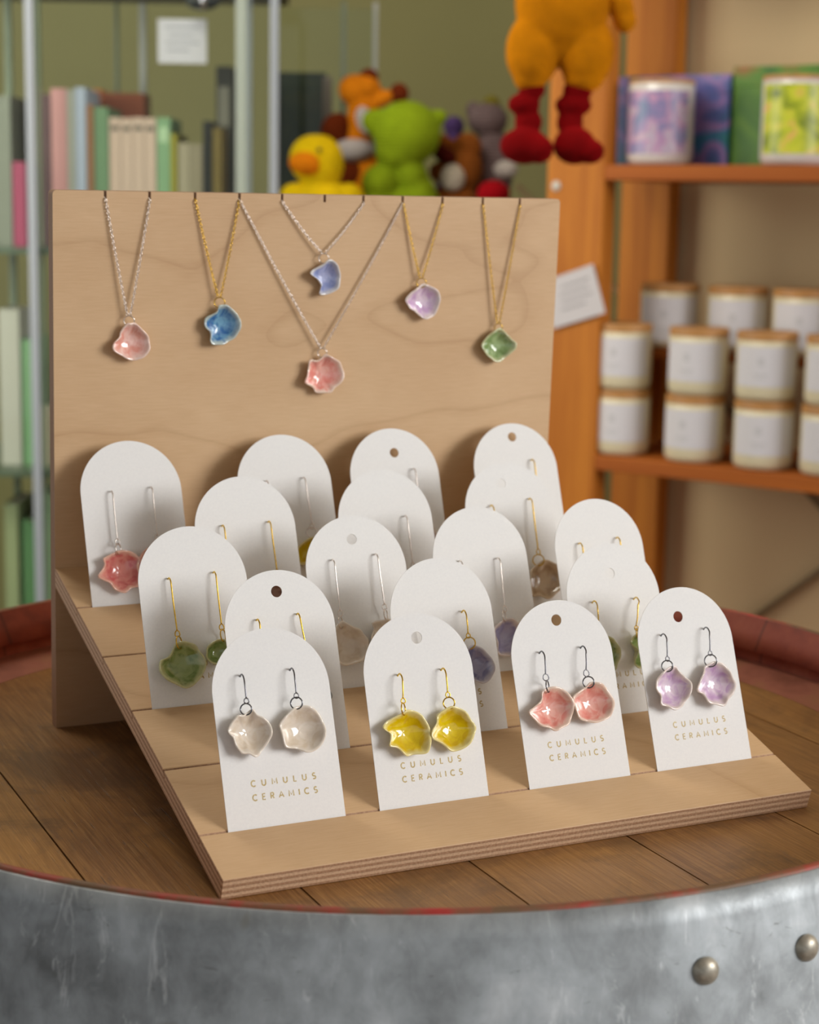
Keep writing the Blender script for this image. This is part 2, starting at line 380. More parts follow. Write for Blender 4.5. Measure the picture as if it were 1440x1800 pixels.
NECKLACES = [
    {'col': 'blush', 'metal': 'steel', 'out': [[38.26, 221.3], [36.37, 219.26], [34.72, 216.3], [34.49, 214.46], [32.6, 212.88], [30.72, 211.08], [30.25, 208.79], [31.42, 206.69], [35.21, 204.54], [38.29, 202.62], [42.1, 201.84], [45.44, 202.69], [47.83, 204.04], [50.22, 207.24], [50.56, 210.25], [49.95, 213.97], [48.03, 216.31], [45.87, 218.43], [43.72, 220.53], [42.06, 221.47], [40.16, 221.27]], 'ring': [39.63, 222.55], 'rr': 2.76, 'notch': [0, 1]},
    {'col': 'blue', 'metal': 'gold', 'out': [[88.84, 230.04], [88.62, 227.7], [86.42, 225.85], [82.26, 223.8], [81.55, 221.0], [81.82, 218.65], [84.06, 216.74], [84.83, 214.38], [84.36, 212.27], [85.38, 209.66], [88.6, 209.37], [92.33, 209.53], [95.05, 210.9], [98.27, 212.74], [100.22, 215.78], [101.44, 218.36], [101.64, 221.67], [100.34, 224.52], [98.31, 226.89], [96.04, 228.8], [93.78, 230.46], [90.81, 230.49]], 'ring': [90.03, 231.8], 'rr': 2.81, 'notch': [2, 3]},
    {'col': 'periwinkle', 'metal': 'steel', 'out': [[152.6, 254.96], [149.55, 252.34], [145.98, 250.44], [142.67, 248.54], [142.19, 246.88], [144.29, 245.68], [146.66, 244.01], [148.79, 241.61], [148.84, 239.94], [147.6, 237.55], [148.42, 235.87], [152.06, 236.09], [155.42, 237.27], [158.25, 239.17], [159.48, 241.8], [160.17, 245.4], [159.55, 248.51], [157.89, 251.86], [155.75, 254.01]], 'ring': [150.4, 255.59], 'rr': 2.74, 'notch': [4, 6]},
    {'col': 'coral', 'metal': 'steel', 'out': [[151.76, 202.43], [149.72, 200.28], [147.13, 199.0], [143.98, 199.68], [142.44, 198.75], [142.38, 195.83], [141.58, 191.48], [139.97, 187.87], [140.92, 186.39], [143.82, 185.09], [145.95, 183.56], [147.05, 181.32], [151.26, 181.2], [156.01, 181.3], [157.8, 183.46], [160.66, 185.58], [162.97, 188.22], [163.67, 191.4], [162.51, 194.86], [160.83, 198.32], [157.34, 200.11], [154.14, 201.89]], 'ring': [150.84, 203.29], 'rr': 2.56, 'notch': [3, 7]},
    {'col': 'lilac', 'metal': 'gold', 'out': [[211.33, 241.25], [208.13, 239.3], [203.87, 236.63], [200.48, 232.74], [202.51, 229.28], [203.95, 227.3], [206.44, 226.29], [209.28, 223.79], [212.65, 221.78], [215.94, 222.23], [219.19, 223.68], [220.73, 226.63], [221.69, 230.09], [222.1, 233.55], [220.85, 237.02], [218.01, 239.01], [214.38, 240.5]], 'ring': [210.69, 241.9], 'rr': 2.7, 'notch': [7, 8]},
    {'col': 'green', 'metal': 'gold', 'out': [[262.01, 215.41], [259.2, 214.44], [255.86, 212.47], [253.69, 210.23], [251.0, 206.99], [250.83, 204.47], [253.58, 200.61], [256.56, 198.26], [260.11, 196.15], [263.55, 196.32], [266.62, 198.3], [269.66, 201.04], [272.43, 203.54], [272.85, 206.59], [270.42, 208.67], [267.4, 211.27], [264.98, 213.59]], 'ring': [261.67, 215.81], 'rr': 2.28, 'notch': [9, 10]},
]
NOTCH_X = [27.79, 51.75, 76.87, 101.91, 126.52, 151.66, 174.93, 199.02, 223.97, 249.81, 273.96]

# ------------------------------------------------------------------ materials
def plywood_face():
    t = NT('birch_ply_face')
    v = t.coord()
    warp = t.noise(t.coord((4, 4, 9)), 1.0, 3, 0.5)
    s = t.sep(v)
    # contour lines of a slow height field: the flame figure of rotary-cut birch
    h = t.math('ADD', t.math('MULTIPLY', s[2], 9.0), t.math('MULTIPLY', t.noise(t.coord((5, 5, 12)), 1.0, 2, 0.45), 3.2))
    h = t.math('ADD', h, t.math('MULTIPLY', s[1], 9.0))
    fr = t.math('FRACT', h)
    line = t.ramp(fr, [(0.0, srgb(166, 126, 82)), (0.06, srgb(203, 168, 126)), (0.30, srgb(211, 177, 136)), (0.92, srgb(205, 170, 128)), (1.0, srgb(188, 150, 108))])
    fine = t.noise(t.coord((25, 400, 400)), 3.0, 4, 0.6)
    c = t.mix(0.45, line, t.ramp(fine, [(0.35, srgb(195, 158, 116)), (0.65, srgb(216, 183, 143))]))
    blot = t.noise(t.coord((8, 8, 16)), 1.0, 4, 0.6)
    c = t.mix(0.4, c, t.ramp(blot, [(0.3, srgb(188, 150, 108)), (0.7, srgb(216, 184, 144))]))
    t.col(c)
    t.bump(fine, 0.15, 0.0004)
    return t.set(0.55)

def plywood_edge(axis, plies, thick, offset=0.0, toned=0.0):
    t = NT('birch_ply_edge')
    s = t.sep(t.coord())
    wob = t.math('MULTIPLY', t.math('SUBTRACT', t.noise(t.coord((60, 60, 60)), 1.0, 3), 0.5), 0.0004)
    p = t.math('ADD', t.math('ADD', s[axis], wob), offset * MM)
    k = t.math('FRACT', t.math('MULTIPLY', p, plies / 2.0 / (thick * MM)))
    c = t.ramp(k, [(0.0, srgb(224, 192, 158)), (0.46, srgb(218, 184, 150)), (0.53, srgb(128, 92, 66)), (0.62, srgb(172, 132, 100)), (0.9, srgb(168, 126, 94)), (0.98, srgb(200, 162, 126))])
    fib = t.noise(t.coord((900, 900, 900)), 1.0, 3)
    c = t.mix(0.35, c, t.ramp(fib, [(0.35, srgb(150, 112, 84)), (0.65, srgb(218, 186, 152))]))
    c = t.mix(toned, c, srgb(120, 78, 50))
    t.col(c)
    t.bump(fib, 0.3, 0.0003)
    return t.set(0.7)

PLY = plywood_face()
PLY_EDGE_Z = plywood_edge(2, 7, 10.2)
PLY_EDGE_Y = plywood_edge(1, 5, 9.0, 0.0, 0.6)

def paper_card():
    t = NT('white_card_stock')
    f = t.noise(t.coord(), 900.0, 3)
    t.col(t.ramp(f, [(0.3, srgb(233, 233, 232)), (0.7, srgb(238, 238, 236))]))
    t.bump(f, 0.04, 0.0001)
    return t.set(0.75)
CARD = paper_card()
def gold_print():
    t = NT('gold_foil_print')
    f = t.noise(t.coord(), 2600.0, 2)
    t.col(t.ramp(f, [(0.45, srgb(178, 154, 88)), (0.72, srgb(216, 202, 158))]))
    return t.set(0.45, 0.0)
FOIL = gold_print()
STEEL = simple('steel_wire', (118, 118, 122), 0.16, 1.0)
SILVER = simple('silver_chain', (222, 214, 208), 0.2, 1.0)
GOLD = simple('gold_wire', (216, 178, 70), 0.2, 1.0)

GLAZES = {   # deep glaze, mid glaze, thin glaze at the rim
    'cream': ((214, 198, 176), (226, 214, 198), (232, 222, 208)),
    'yellow': ((212, 176, 8), (226, 198, 14), (232, 218, 150)),
    'coral': ((226, 136, 124), (236, 178, 164), (238, 212, 194)),
    'lilac': ((200, 164, 202), (226, 206, 220), (232, 218, 210)),
    'slate': ((84, 96, 108), (104, 116, 126), (160, 166, 166)),
    'periwinkle': ((120, 118, 158), (156, 154, 186), (198, 194, 206)),
    'lavender': ((150, 146, 188), (176, 172, 206), (222, 210, 206)),
    'green': ((112, 136, 62), (150, 168, 100), (196, 196, 142)),
    'sand': ((178, 152, 122), (196, 172, 142), (212, 192, 164)),
    'mauve_brown': ((136, 100, 90), (160, 124, 112), (196, 168, 152)),
    'rose': ((206, 98, 98), (222, 140, 130), (234, 186, 166)),
    'blue': ((44, 104, 164), (112, 164, 194), (190, 202, 196)),
    'blush': ((224, 154, 138), (238, 196, 184), (238, 210, 196)),
    'icy_blue': ((136, 148, 194), (174, 180, 214), (216, 214, 214)),
    'sage': ((120, 146, 88), (156, 178, 124), (200, 202, 158)),
}
GM = {}
def glaze(name):
    if name in GM:
        return GM[name]
    a, b, c = (srgb(*x) for x in GLAZES[name])
    t = NT(name + '_glaze')
    at_ = t.n('ShaderNodeAttribute', attribute_name='rim')
    nz = t.noise(t.coord(), 150.0, 3, 0.55, 1.2)
    pale = t.ramp(at_.outputs['Fac'], [(0.0, (1, 1, 1, 1)), (0.30, (0.7, 0.7, 0.7, 1)), (0.55, (0, 0, 0, 1))])
    nb = t.math('ADD', nz, t.math('MULTIPLY', pale, 0.16))
    body = t.ramp(nb, [(0.38, a), (0.60, b)])
    edge = t.math('ADD', at_.outputs['Fac'], t.math('MULTIPLY', t.math('SUBTRACT', nz, 0.5), 0.35))
    k = t.ramp(edge, [(0.78, (0, 0, 0, 1)), (0.98, (1, 1, 1, 1))])
    t.col(t.mix(k, body, c))
    GM[name] = t.set(0.09, 0.0, Coat_Weight=1.0, Coat_Roughness=0.04)
    t.b.inputs['Subsurface Weight'].default_value = 0.12
    t.b.inputs['Subsurface Radius'].default_value = (0.002, 0.0015, 0.001)
    return GM[name]

# ------------------------------------------------------------------ the room
SH_E = Vector((math.sin(math.radians(149.9)), math.cos(math.radians(149.9)), 0))     # along the shelves, towards the right
SH_B = Vector((math.sin(math.radians(59.9)), math.cos(math.radians(59.9)), 0))       # from shelf front to the wall behind
RH = Vector((RGT.x, RGT.y, 0)).normalized()
FH = Vector((FWD.x, FWD.y, 0)).normalized()
FLOOR = -900.0
def frame(ex, ey):
    return Matrix((ex, ey, Vector((0, 0, 1)))).transposed()

def wall_paint(name, rgb):
    t = NT(name)
    n1 = t.noise(t.coord(), 1.6, 3)
    c = srgb(*rgb)
    t.col(t.ramp(n1, [(0.3, tuple(x * 0.93 for x in c[:3]) + (1,)), (0.7, tuple(min(1, x * 1.06) for x in c[:3]) + (1,))]))
    t.bump(t.noise(t.coord(), 240.0, 2), 0.1, 0.001)
    return t.set(0.85)
fl = empty('floor_anchor', (0, 0, 0))
bpy.data.objects.remove(fl)
t = NT('floor_boards')
t.col(t.ramp(t.noise(t.coord((1, 12, 1)), 3.0), [(0.3, srgb(96, 74, 54)), (0.7, srgb(128, 100, 72))]))
floor = MB().box(-4000, 6000, -4000, 6500, FLOOR - 40, FLOOR).build('floor', t.set(0.5))
structure(floor)

structure(MB().box(-4000, 6000, -4000, 6500, 1650, 1690).build('ceiling', wall_paint('ceiling_paint', (214, 208, 196))))
POST = at(1045, 800, 2400)                     # right front edge of the near upright, lower shelf level
ZLOW = POST.z
SO = Vector((POST.x, POST.y, 0))
def sh(e, b, z):
    return SO + SH_E * e + SH_B * b + Vector((0, 0, z))
# tan wall behind the shelving, its end hidden by the rear upright
M = frame(SH_E, SH_B)
o = MB().box(-75, 2600, 0, 90, FLOOR, 1650).build('wall_right', wall_paint('tan_wall_paint', (216, 192, 148)))
o.matrix_world = Matrix.Translation(sh(0, 262, 0) * MM) @ M.to_4x4()
structure(o)
# olive wall far behind the glass cabinet
GW = CAM + FH * 3900
o = MB().box(-2600, 1500, 0, 80, FLOOR, 1650).build('wall_back', wall_paint('olive_wall_paint', (146, 142, 94)))
o.matrix_world = Matrix.Translation(Vector((GW.x, GW.y, 0)) * MM) @ frame(RH, FH).to_4x4()
structure(o)

# ------------------------------------------------------------------ barrel
BX, BY, BR, RIMZ = 151.1, 164.2, 298.9, 33.0
barrel = tag(empty('wine_barrel', (BX, BY, FLOOR)), 'upturned oak wine barrel with galvanised hoop and red-stained rim under the jewellery stand', 'barrel')
def bz(z):
    return z - FLOOR
# head planks (grain runs front to back)
def head_wood():
    t = NT('barrel_head_oak')
    v = t.coord()
    grain = t.noise(t.coord((260, 7, 10)), 1.0, 5, 0.6, 0.4)
    c = t.ramp(grain, [(0.30, srgb(82, 50, 22)), (0.5, srgb(136, 92, 44)), (0.70, srgb(172, 126, 66))])
    big = t.noise(t.coord((7, 5, 4)), 1.0, 4, 0.6)
    c = t.mix(0.68, c, t.ramp(big, [(0.34, srgb(78, 46, 20)), (0.5, srgb(134, 88, 38)), (0.66, srgb(178, 126, 52))]))
    fine = t.noise(t.coord((1100, 26, 26)), 1.0, 4, 0.7, 0.3)
    c = t.mix(0.45, c, t.ramp(fine, [(0.36, srgb(84, 56, 32)), (0.52, srgb(140, 102, 60)), (0.66, srgb(186, 146, 94))]))
    stain = t.noise(t.coord((16, 11, 10)), 1.0, 5, 0.7, 0.8)
    c = t.mix(t.math('MULTIPLY', t.ramp(stain, [(0.50, (0, 0, 0, 1)), (0.64, (1, 1, 1, 1))]), 0.6), c, srgb(66, 44, 28))
    crack = t.noise(t.coord((520, 30, 30)), 1.0, 4, 0.75)
    k = t.ramp(crack, [(0.33, (1, 1, 1, 1)), (0.39, (0, 0, 0, 1))])
    c = t.mix(t.math('MULTIPLY', k, 0.7), c, srgb(58, 36, 20))
    at_ = t.n('ShaderNodeAttribute', attribute_name='plank')
    c = t.mix(0.22, c, t.ramp(at_.outputs['Fac'], [(0, srgb(96, 60, 32)), (1, srgb(186, 140, 78))]))
    t.col(c)
    t.bump(t.math('SUBTRACT', grain, t.math('MULTIPLY', k, 0.6)), 0.35, 0.0008)
    return t.set(0.42)
HEAD = head_wood()
seams = [-300, -206, -126, -45.5, 36, 116, 198, 282, 372, 470]
hb_, Rh = MB(), 291.5
attr = []
for i in range(len(seams) - 1):
    a, b = seams[i] + 0.45 - BX, seams[i + 1] - 0.45 - BX
    a, b = max(a, -Rh + 0.5), min(b, Rh - 0.5)
    if b <= a:
        continue
    xs = [a + (b - a) * k / 10 for k in range(11)]
    up = [(x, math.sqrt(Rh * Rh - x * x)) for x in xs]
    V = [(x, y, bz(0)) for x, y in up] + [(x, -y, bz(0)) for x, y in up[::-1]]
    n = len(V)
    V += [(x, y, z - 12) for x, y, z in V]
    F = [tuple(range(n))[::-1], tuple(range(n, 2 * n))] + [(k, (k + 1) % n, (k + 1) % n + n, k + n) for k in range(n)]
    hb_.add(V, F)
    attr += [((i * 0.37) % 1.0)] * len(V)
hd = hb_.build('barrel_head', HEAD, barrel)
at_ = hd.data.attributes.new('plank', 'FLOAT', 'POINT')
at_.data.foreach_set('value', attr)

def stained():
    t = NT('wine_stained_oak')
    v = t.coord()
    s = t.sep(v)
    ang = t.math('ARCTAN2', s[1], s[0])
    fr = t.math('FRACT', t.math('MULTIPLY', ang, 30 / (2 * math.pi)))
    base = t.ramp(t.noise(v, 26.0, 4, 0.6), [(0.3, srgb(108, 42, 30)), (0.5, srgb(142, 62, 42)), (0.72, srgb(164, 88, 62))])
    seam = t.ramp(fr, [(0.0, (1, 1, 1, 1)), (0.03, (0, 0, 0, 1)), (0.97, (0, 0, 0, 1)), (1.0, (1, 1, 1, 1))])
    t.col(t.mix(t.math('MULTIPLY', seam, 0.6), base, srgb(60, 26, 20)))
    t.bump(t.noise(v, 160.0, 3), 0.2, 0.001)
    return t.set(0.68)
def pink_band():
    t = NT('pink_stained_oak')
    t.col(t.ramp(t.noise(t.coord(), 20.0, 4, 0.65), [(0.3, srgb(116, 64, 46)), (0.5, srgb(148, 88, 70)), (0.75, srgb(142, 102, 62))]))
    return t.set(0.5)
def red_chime():
    t = NT('red_painted_chime')
    n1 = t.noise(t.coord(), 34.0, 4, 0.7)
    t.col(t.ramp(n1, [(0.40, srgb(108, 80, 54)), (0.52, srgb(132, 76, 52)), (0.66, srgb(166, 46, 40))]))
    t.bump(n1, 0.6, 0.002)
    return t.set(0.55)
STAIN, PINK, CHIME = stained(), pink_band(), red_chime()
rim = MB()
rim.lathe([(262, bz(0.15)), (278, bz(1.8)), (291, bz(5.0))], 160, m=1)
rim.lathe([(291, bz(5.0)), (292, bz(12)), (285.5, bz(13.5)), (290.5, bz(24)), (295.6, bz(32.4))], 160, m=0)
rim.lathe([(295.6, bz(32.4)), (296.6, bz(33.1)), (298.7, bz(33.0)), (299.4, bz(32.0)), (300.6, bz(24))], 160, m=2)
rim.build('stave_rim', [STAIN, PINK, CHIME], barrel, True)
t = NT('weathered_oak_staves')
s = t.sep(t.coord())
ang = t.math('ARCTAN2', s[1], s[0])
fr = t.math('FRACT', t.math('MULTIPLY', ang, 30 / (2 * math.pi)))
sm = t.ramp(fr, [(0.0, srgb(40, 26, 16)), (0.03, srgb(128, 92, 56)), (0.97, srgb(120, 84, 50)), (1.0, srgb(40, 26, 16))])
t.col(t.mix(0.4, sm, t.ramp(t.noise(t.coord((20, 20, 3)), 3.0), [(0.3, srgb(84, 58, 34)), (0.7, srgb(150, 112, 70))])))
OAK = t.set(0.6)
def bulge(z):
    k = (z - FLOOR + 0) / (RIMZ - FLOOR)
    return 298.9 + 56 * (1 - (2 * k - 1) ** 2)
MB().lathe([(bulge(FLOOR + (24 - FLOOR) * k / 30) - 1.0, bz(FLOOR + (24 - FLOOR) * k / 30)) for k in range(31)], 120).build('stave_body', OAK, barrel, True)
def galvanised():
    t = NT('galvanised_hoop_steel')
    v = t.coord()
    n1 = t.noise(t.coord((1, 1, 1)), 24.0, 5, 0.55, 0.2)
    c = t.ramp(n1, [(0.30, srgb(112, 116, 118)), (0.46, srgb(146, 152, 155)), (0.58, srgb(172, 179, 183)), (0.74, srgb(208, 213, 216))])
    n2 = t.noise(t.coord((1.4, 1.4, 0.9)), 70.0, 5, 0.7, 0.6)
    c = t.mix(0.16, c, t.ramp(n2, [(0.35, srgb(104, 106, 104)), (0.6, srgb(200, 204, 206))]))
    spots = t.noise(v, 42.0, 2, 0.5)
    k = t.ramp(spots, [(0.70, (0, 0, 0, 1)), (0.77, (1, 1, 1, 1))])
    c = t.mix(t.math('MULTIPLY', k, 0.55), c, srgb(112, 104, 78))
    t.col(c)
    n3 = t.noise(t.coord((1, 1, 2.2)), 120.0, 4, 0.65, 0.8)
    c = t.mix(t.math('MULTIPLY', t.ramp(n3, [(0.66, (0, 0, 0, 1)), (0.72, (1, 1, 1, 1))]), 0.5), c, srgb(92, 92, 84))
    n4 = t.noise(t.coord((1.6, 1.6, 0.5)), 46.0, 5, 0.7, 1.5)
    c = t.mix(t.math('MULTIPLY', t.ramp(n4, [(0.60, (0, 0, 0, 1)), (0.70, (1, 1, 1, 1))]), 0.55), c, srgb(222, 226, 228))
    t.col(c)
    r = t.ramp(n2, [(0.3, (0.6, 0.6, 0.6, 1)), (0.7, (0.42, 0.42, 0.42, 1))])
    t.l(r, t.b.inputs['Roughness'])
    t.bump(n2, 0.12, 0.0008)
    m = t.set(0.5, 0.35)
    return m
GALV = galvanised()
def hoop(z0, z1, thick=1.6):
    pr = []
    for k in range(9):
        z = z0 + (z1 - z0) * k / 8
        pr.append((bulge(z) + thick, bz(z)))
    pr = [(pr[0][0] - thick * 0.9, pr[0][1])] + pr + [(pr[-1][0] - thick * 0.9, pr[-1][1])]
    o = MB().lathe(pr, 180).build('hoop', GALV, barrel, True)
    return o
h1 = hoop(31.6, -44)
h1['label'] = 'wide galvanised top hoop with two rivets'
hoop(-170, -220)
hoop(-620, -670)
hoop(-800, -850)
RIV = simple('rivet_steel', (176, 170, 156), 0.42, 0.6, 0.25, 300)
def rivet(ang, z):
    r0 = bulge(z) + 1.2
    mb = MB()
    pr = [(5.6, 0), (5.5, 1.0), (4.6, 2.6), (3.0, 3.6), (1.2, 4.0), (0.01, 4.05)]
    mb.lathe(pr, 28)
    o = mb.build('rivet', RIV, h1, True)
    a = math.radians(ang)
    n = Vector((math.cos(a), math.sin(a), 0))
    q = n.to_track_quat('Z', 'Y')
    o.matrix_parent_inverse = Matrix.Identity(4)
    o.location = (n * r0 + Vector((0, 0, bz(z)))) * MM
    o.rotation_mode = 'QUATERNION'
    o.rotation_quaternion = q
rivet(-91.95, 4.0)
rivet(-82.9, 4.0)

# ------------------------------------------------------------------ display stand
W, D, TB, TR = 300.9, 270.63, 9.0, 10.19
ALPHA, Z0, RL = 0.29130, 9.759, 282.53
BT = -0.0410
BH = 290.0
stand = tag(empty('display_stand', (0, 0, 0)), 'birch plywood jewellery stand with upright notched board and grooved sloping shelf', 'display stand', None)
RotB = Matrix.Rotation(-BT, 3, 'X')
def rounded(x0, x1, z0, z1, r, notches):
    pts = [(x0, z0), (x1, z0)]
    pts += [(x1 - r + r * math.cos(a), z1 - r + r * math.sin(a)) for a in [k * math.pi / 8 for k in range(5)]]
    for x in sorted(notches, reverse=True):
        pts += [(x + 0.75, z1), (x + 0.75, z1 - 4.0), (x - 0.75, z1 - 4.0), (x - 0.75, z1)]
    pts += [(x0 + r + r * math.cos(a), z1 - r + r * math.sin(a)) for a in [math.pi / 2 + k * math.pi / 8 for k in range(5)]]
    return pts
V, F = prism(rounded(0, W, 0, BH, 2.2, NOTCH_X), 0, TB)
mi = [0, 0] + [1] * (len(F) - 2)
bb = mesh_obj('back_board', V, F, [PLY, PLY_EDGE_Y], stand, False, mi)
bb.matrix_local = Matrix.Translation(Vector((0, D, 0)) * MM) @ RotB.to_4x4()
bb['label'] = 'upright birch ply board with eleven notches along its top edge'
# sloping shelf: profile in (s, n) extruded along x
ca, sa = math.cos(ALPHA), math.sin(ALPHA)
TILT = 0.3404
g = TILT + ALPHA                               # lean of the slots from the shelf normal
S1, SP = 32.03, 50.61
prof = [(0, 0)]
for i in range(5):
    s0 = S1 + i * SP
    dx, dn = math.sin(g) * -4.2, math.cos(g) * -4.2
    prof += [(s0 - 0.7, 0), (s0 - 0.7 + dx, dn), (s0 + 0.75 + dx, dn), (s0 + 0.75, 0)]
zb = Z0 + RL * sa
sb = (D + math.tan(BT) * zb) / ca
prof += [(sb, 0), ((D + math.tan(BT) * (zb - TR) - TR * sa) / ca, -TR), (0, -TR)]
n = len(prof)
V = [(0, s, q) for s, q in prof] + [(W, s, q) for s, q in prof]
F = [tuple(range(n))[::-1], tuple(range(n, 2 * n))] + [(i, (i + 1) % n, (i + 1) % n + n, i + n) for i in range(n)]
mi = [1, 1] + [1] * n
for i in range(n):
    a, b = prof[i], prof[(i + 1) % n]
    if a[1] == 0 and b[1] == 0 or (a[1] < -9 and b[1] < -9):
        mi[2 + i] = 0
ss = mesh_obj('sloping_shelf', V, F, [PLY, PLY_EDGE_Z], stand, False, mi)
ss.matrix_local = Matrix.Translation(Vector((0, 0, Z0)) * MM) @ Matrix.Rotation(ALPHA, 4, 'X')
ss['label'] = 'sloping ply shelf cut with five slots'
bv = ss.modifiers.new('bevel', 'BEVEL'); bv.width = 0.0003; bv.segments = 1; bv.limit_method = 'ANGLE'

# ------------------------------------------------------------------ earring cards
def card_mesh(hole):
    cu = bpy.data.curves.new('card', 'CURVE')
    cu.dimensions = '2D'
    cu.fill_mode = 'BOTH'
    cu.extrude = 0.0002
    wc, Hc = 55.0, 86.29
    pts = [(0, -3.4), (wc, -3.4)] + [(wc / 2 + wc / 2 * math.cos(a), Hc - wc / 2 + wc / 2 * math.sin(a)) for a in [k * math.pi / 60 for k in range(61)]]
    def spl(P):
        sp = cu.splines.new('POLY')
        sp.points.add(len(P) - 1)
        for q, (x, y) in zip(sp.points, P):
            q.co = (x * MM, y * MM, 0, 1)
        sp.use_cyclic_u = True
    spl(pts)
    if hole:
        spl([(hole[0] + 2.75 * math.cos(a), hole[1] + 2.75 * math.sin(a)) for a in [k * math.pi / 16 for k in range(32)]])
    me = from_curve('earring_card', cu, CARD)
    me.transform(Matrix.Rotation(math.pi / 2, 4, 'X'))      # card plane: x, z
    return me
def arc(cx, cz, rx, rz, a0, a1, n=12):
    return [(cx + rx * math.cos(math.radians(a0 + (a1 - a0) * k / n)), cz + rz * math.sin(math.radians(a0 + (a1 - a0) * k / n))) for k in range(n + 1)]
GLYPH = {   # strokes on a unit-high capital, x from 0
    'C': [arc(0.5, 0.5, 0.46, 0.5, 48, 312, 16)],
    'U': [[(0.06, 1.0), (0.06, 0.38)] + arc(0.40, 0.36, 0.34, 0.36, 180, 360, 12)[1:] + [(0.74, 1.0)]],
    'M': [[(0.06, 0.0), (0.10, 1.0), (0.50, 0.22), (0.90, 1.0), (0.94, 0.0)]],
    'L': [[(0.08, 1.0), (0.08, 0.0), (0.56, 0.0)]],
    'S': [arc(0.34, 0.74, 0.26, 0.26, 40, 250, 10) + arc(0.34, 0.25, 0.28, 0.25, 80, -140, 10)],
    'E': [[(0.58, 1.0), (0.08, 1.0), (0.08, 0.0), (0.58, 0.0)], [(0.08, 0.52), (0.52, 0.52)]],
    'R': [[(0.08, 0.0), (0.08, 1.0), (0.34, 1.0)] + arc(0.34, 0.74, 0.25, 0.26, 90, -90, 8)[1:] + [(0.08, 0.48)], [(0.34, 0.48), (0.62, 0.0)]],
    'A': [[(0.02, 0.0), (0.44, 1.0), (0.86, 0.0)], [(0.18, 0.34), (0.70, 0.34)]],
    'I': [[(0.06, 0.0), (0.06, 1.0)]],
}
GW_ = {'C': 0.86, 'U': 0.80, 'M': 1.0, 'L': 0.58, 'S': 0.64, 'E': 0.62, 'R': 0.66, 'A': 0.88, 'I': 0.12}
def text_mesh():
    mb = MB()
    cap, sw = 2.5, 0.31
    for word, v in (('CUMULUS', 17.9), ('CERAMICS', 11.8)):
        tot = sum(GW_[c] for c in word) * cap
        gap = (30.3 - tot) / (len(word) - 1)
        x = 12.8
        for ch in word:
            for st in GLYPH[ch]:
                V0 = len(mb.V)
                mb.tube([(x + p[0] * cap, 0, v + p[1] * cap) for p in st], sw, 8)
                for i in range(V0, len(mb.V)):
                    q = mb.V[i]
                    mb.V[i] = (q[0], q[1] * 0.12 - 0.205, q[2])
            x += GW_[ch] * cap + gap
    o = mb.build('lettering', FOIL)
    me = o.data
    bpy.data.objects.remove(o)
    return me
HOLES = {'A2': (28.4, 75.0), 'A3': (26.9, 76.8), 'A4': (25.2, 71.8), 'B1': (27.5, 76.1), 'B3': (27.2, 70.8), 'C2': (26.7, 74.2), 'D3': (24.4, 74.5), 'E3': (28.7, 72.2), 'E4': (27.7, 78.2)}
CARD_LABELS = {
    'A1': 'white arch-topped card without a punched hole, holding glossy cream earrings, front row',
    'A2': 'white arch card holding the bright yellow earrings in the front slot',
    'A3': 'white arch card holding coral pink earrings in the front slot',
    'A4': 'white arch card with pale lilac earrings, at the right end of the front slot',
    'B1': 'white arch card with punched hole right behind the front cream earring card',
    'B2': 'white arch card directly behind the bright yellow earring card, a periwinkle earring showing',
    'B3': 'white arch card holding green earrings, behind the coral and lilac front cards',
    'C1': 'white arch card holding large green earrings at the left end of the middle slot',
    'C2': 'white arch card with punched hole holding long cream earrings in the middle slot',
    'C3': 'white arch card with a lavender earring on a long silver wire, middle slot',
    'C4': 'white arch card standing furthest right in the middle slot, only tips of gold wires showing',
    'D1': 'white arch card with two long gold wires, behind the large green earring card',
    'D2': 'white arch card without a hole, behind the long cream earring card',
    'D3': 'white arch card with punched hole and a sand-coloured earring on a long gold wire',
    'E1': 'white arch card with rose pink earrings at the far left of the rear slot',
    'E2': 'white arch card in the rear slot with a half-hidden yellow earring on silver wire',
    'E3': 'white arch card with punched hole, third from the left in the rear slot',
    'E4': 'white arch card with punched hole at the right end of the rear slot',
}
txt = text_mesh()
CO = {}
TXT_DV = {'A1': 0.1, 'A2': -1.0, 'A3': -0.5, 'A4': 0.4}
for k, (row, x, tl, lift) in CARDS.items():
    s = S1 + row * SP
    base = Vector((x, s * ca + lift * math.sin(tl), Z0 + s * sa + lift * math.cos(tl)))
    Mx = Matrix.Translation(base * MM) @ Matrix.Rotation(-tl, 4, 'X')
    o = bpy.data.objects.new('earring_card', card_mesh(HOLES.get(k)))
    COL.objects.link(o)
    o.matrix_world = Mx
    tag(o, CARD_LABELS[k], 'earring card', 'arched earring cards on the stand')
    c = bpy.data.objects.new('lettering', txt)
    COL.objects.link(c)
    c.parent = o
    c.location.z = TXT_DV.get(k, 0.0) * MM
    CO[k] = Mx

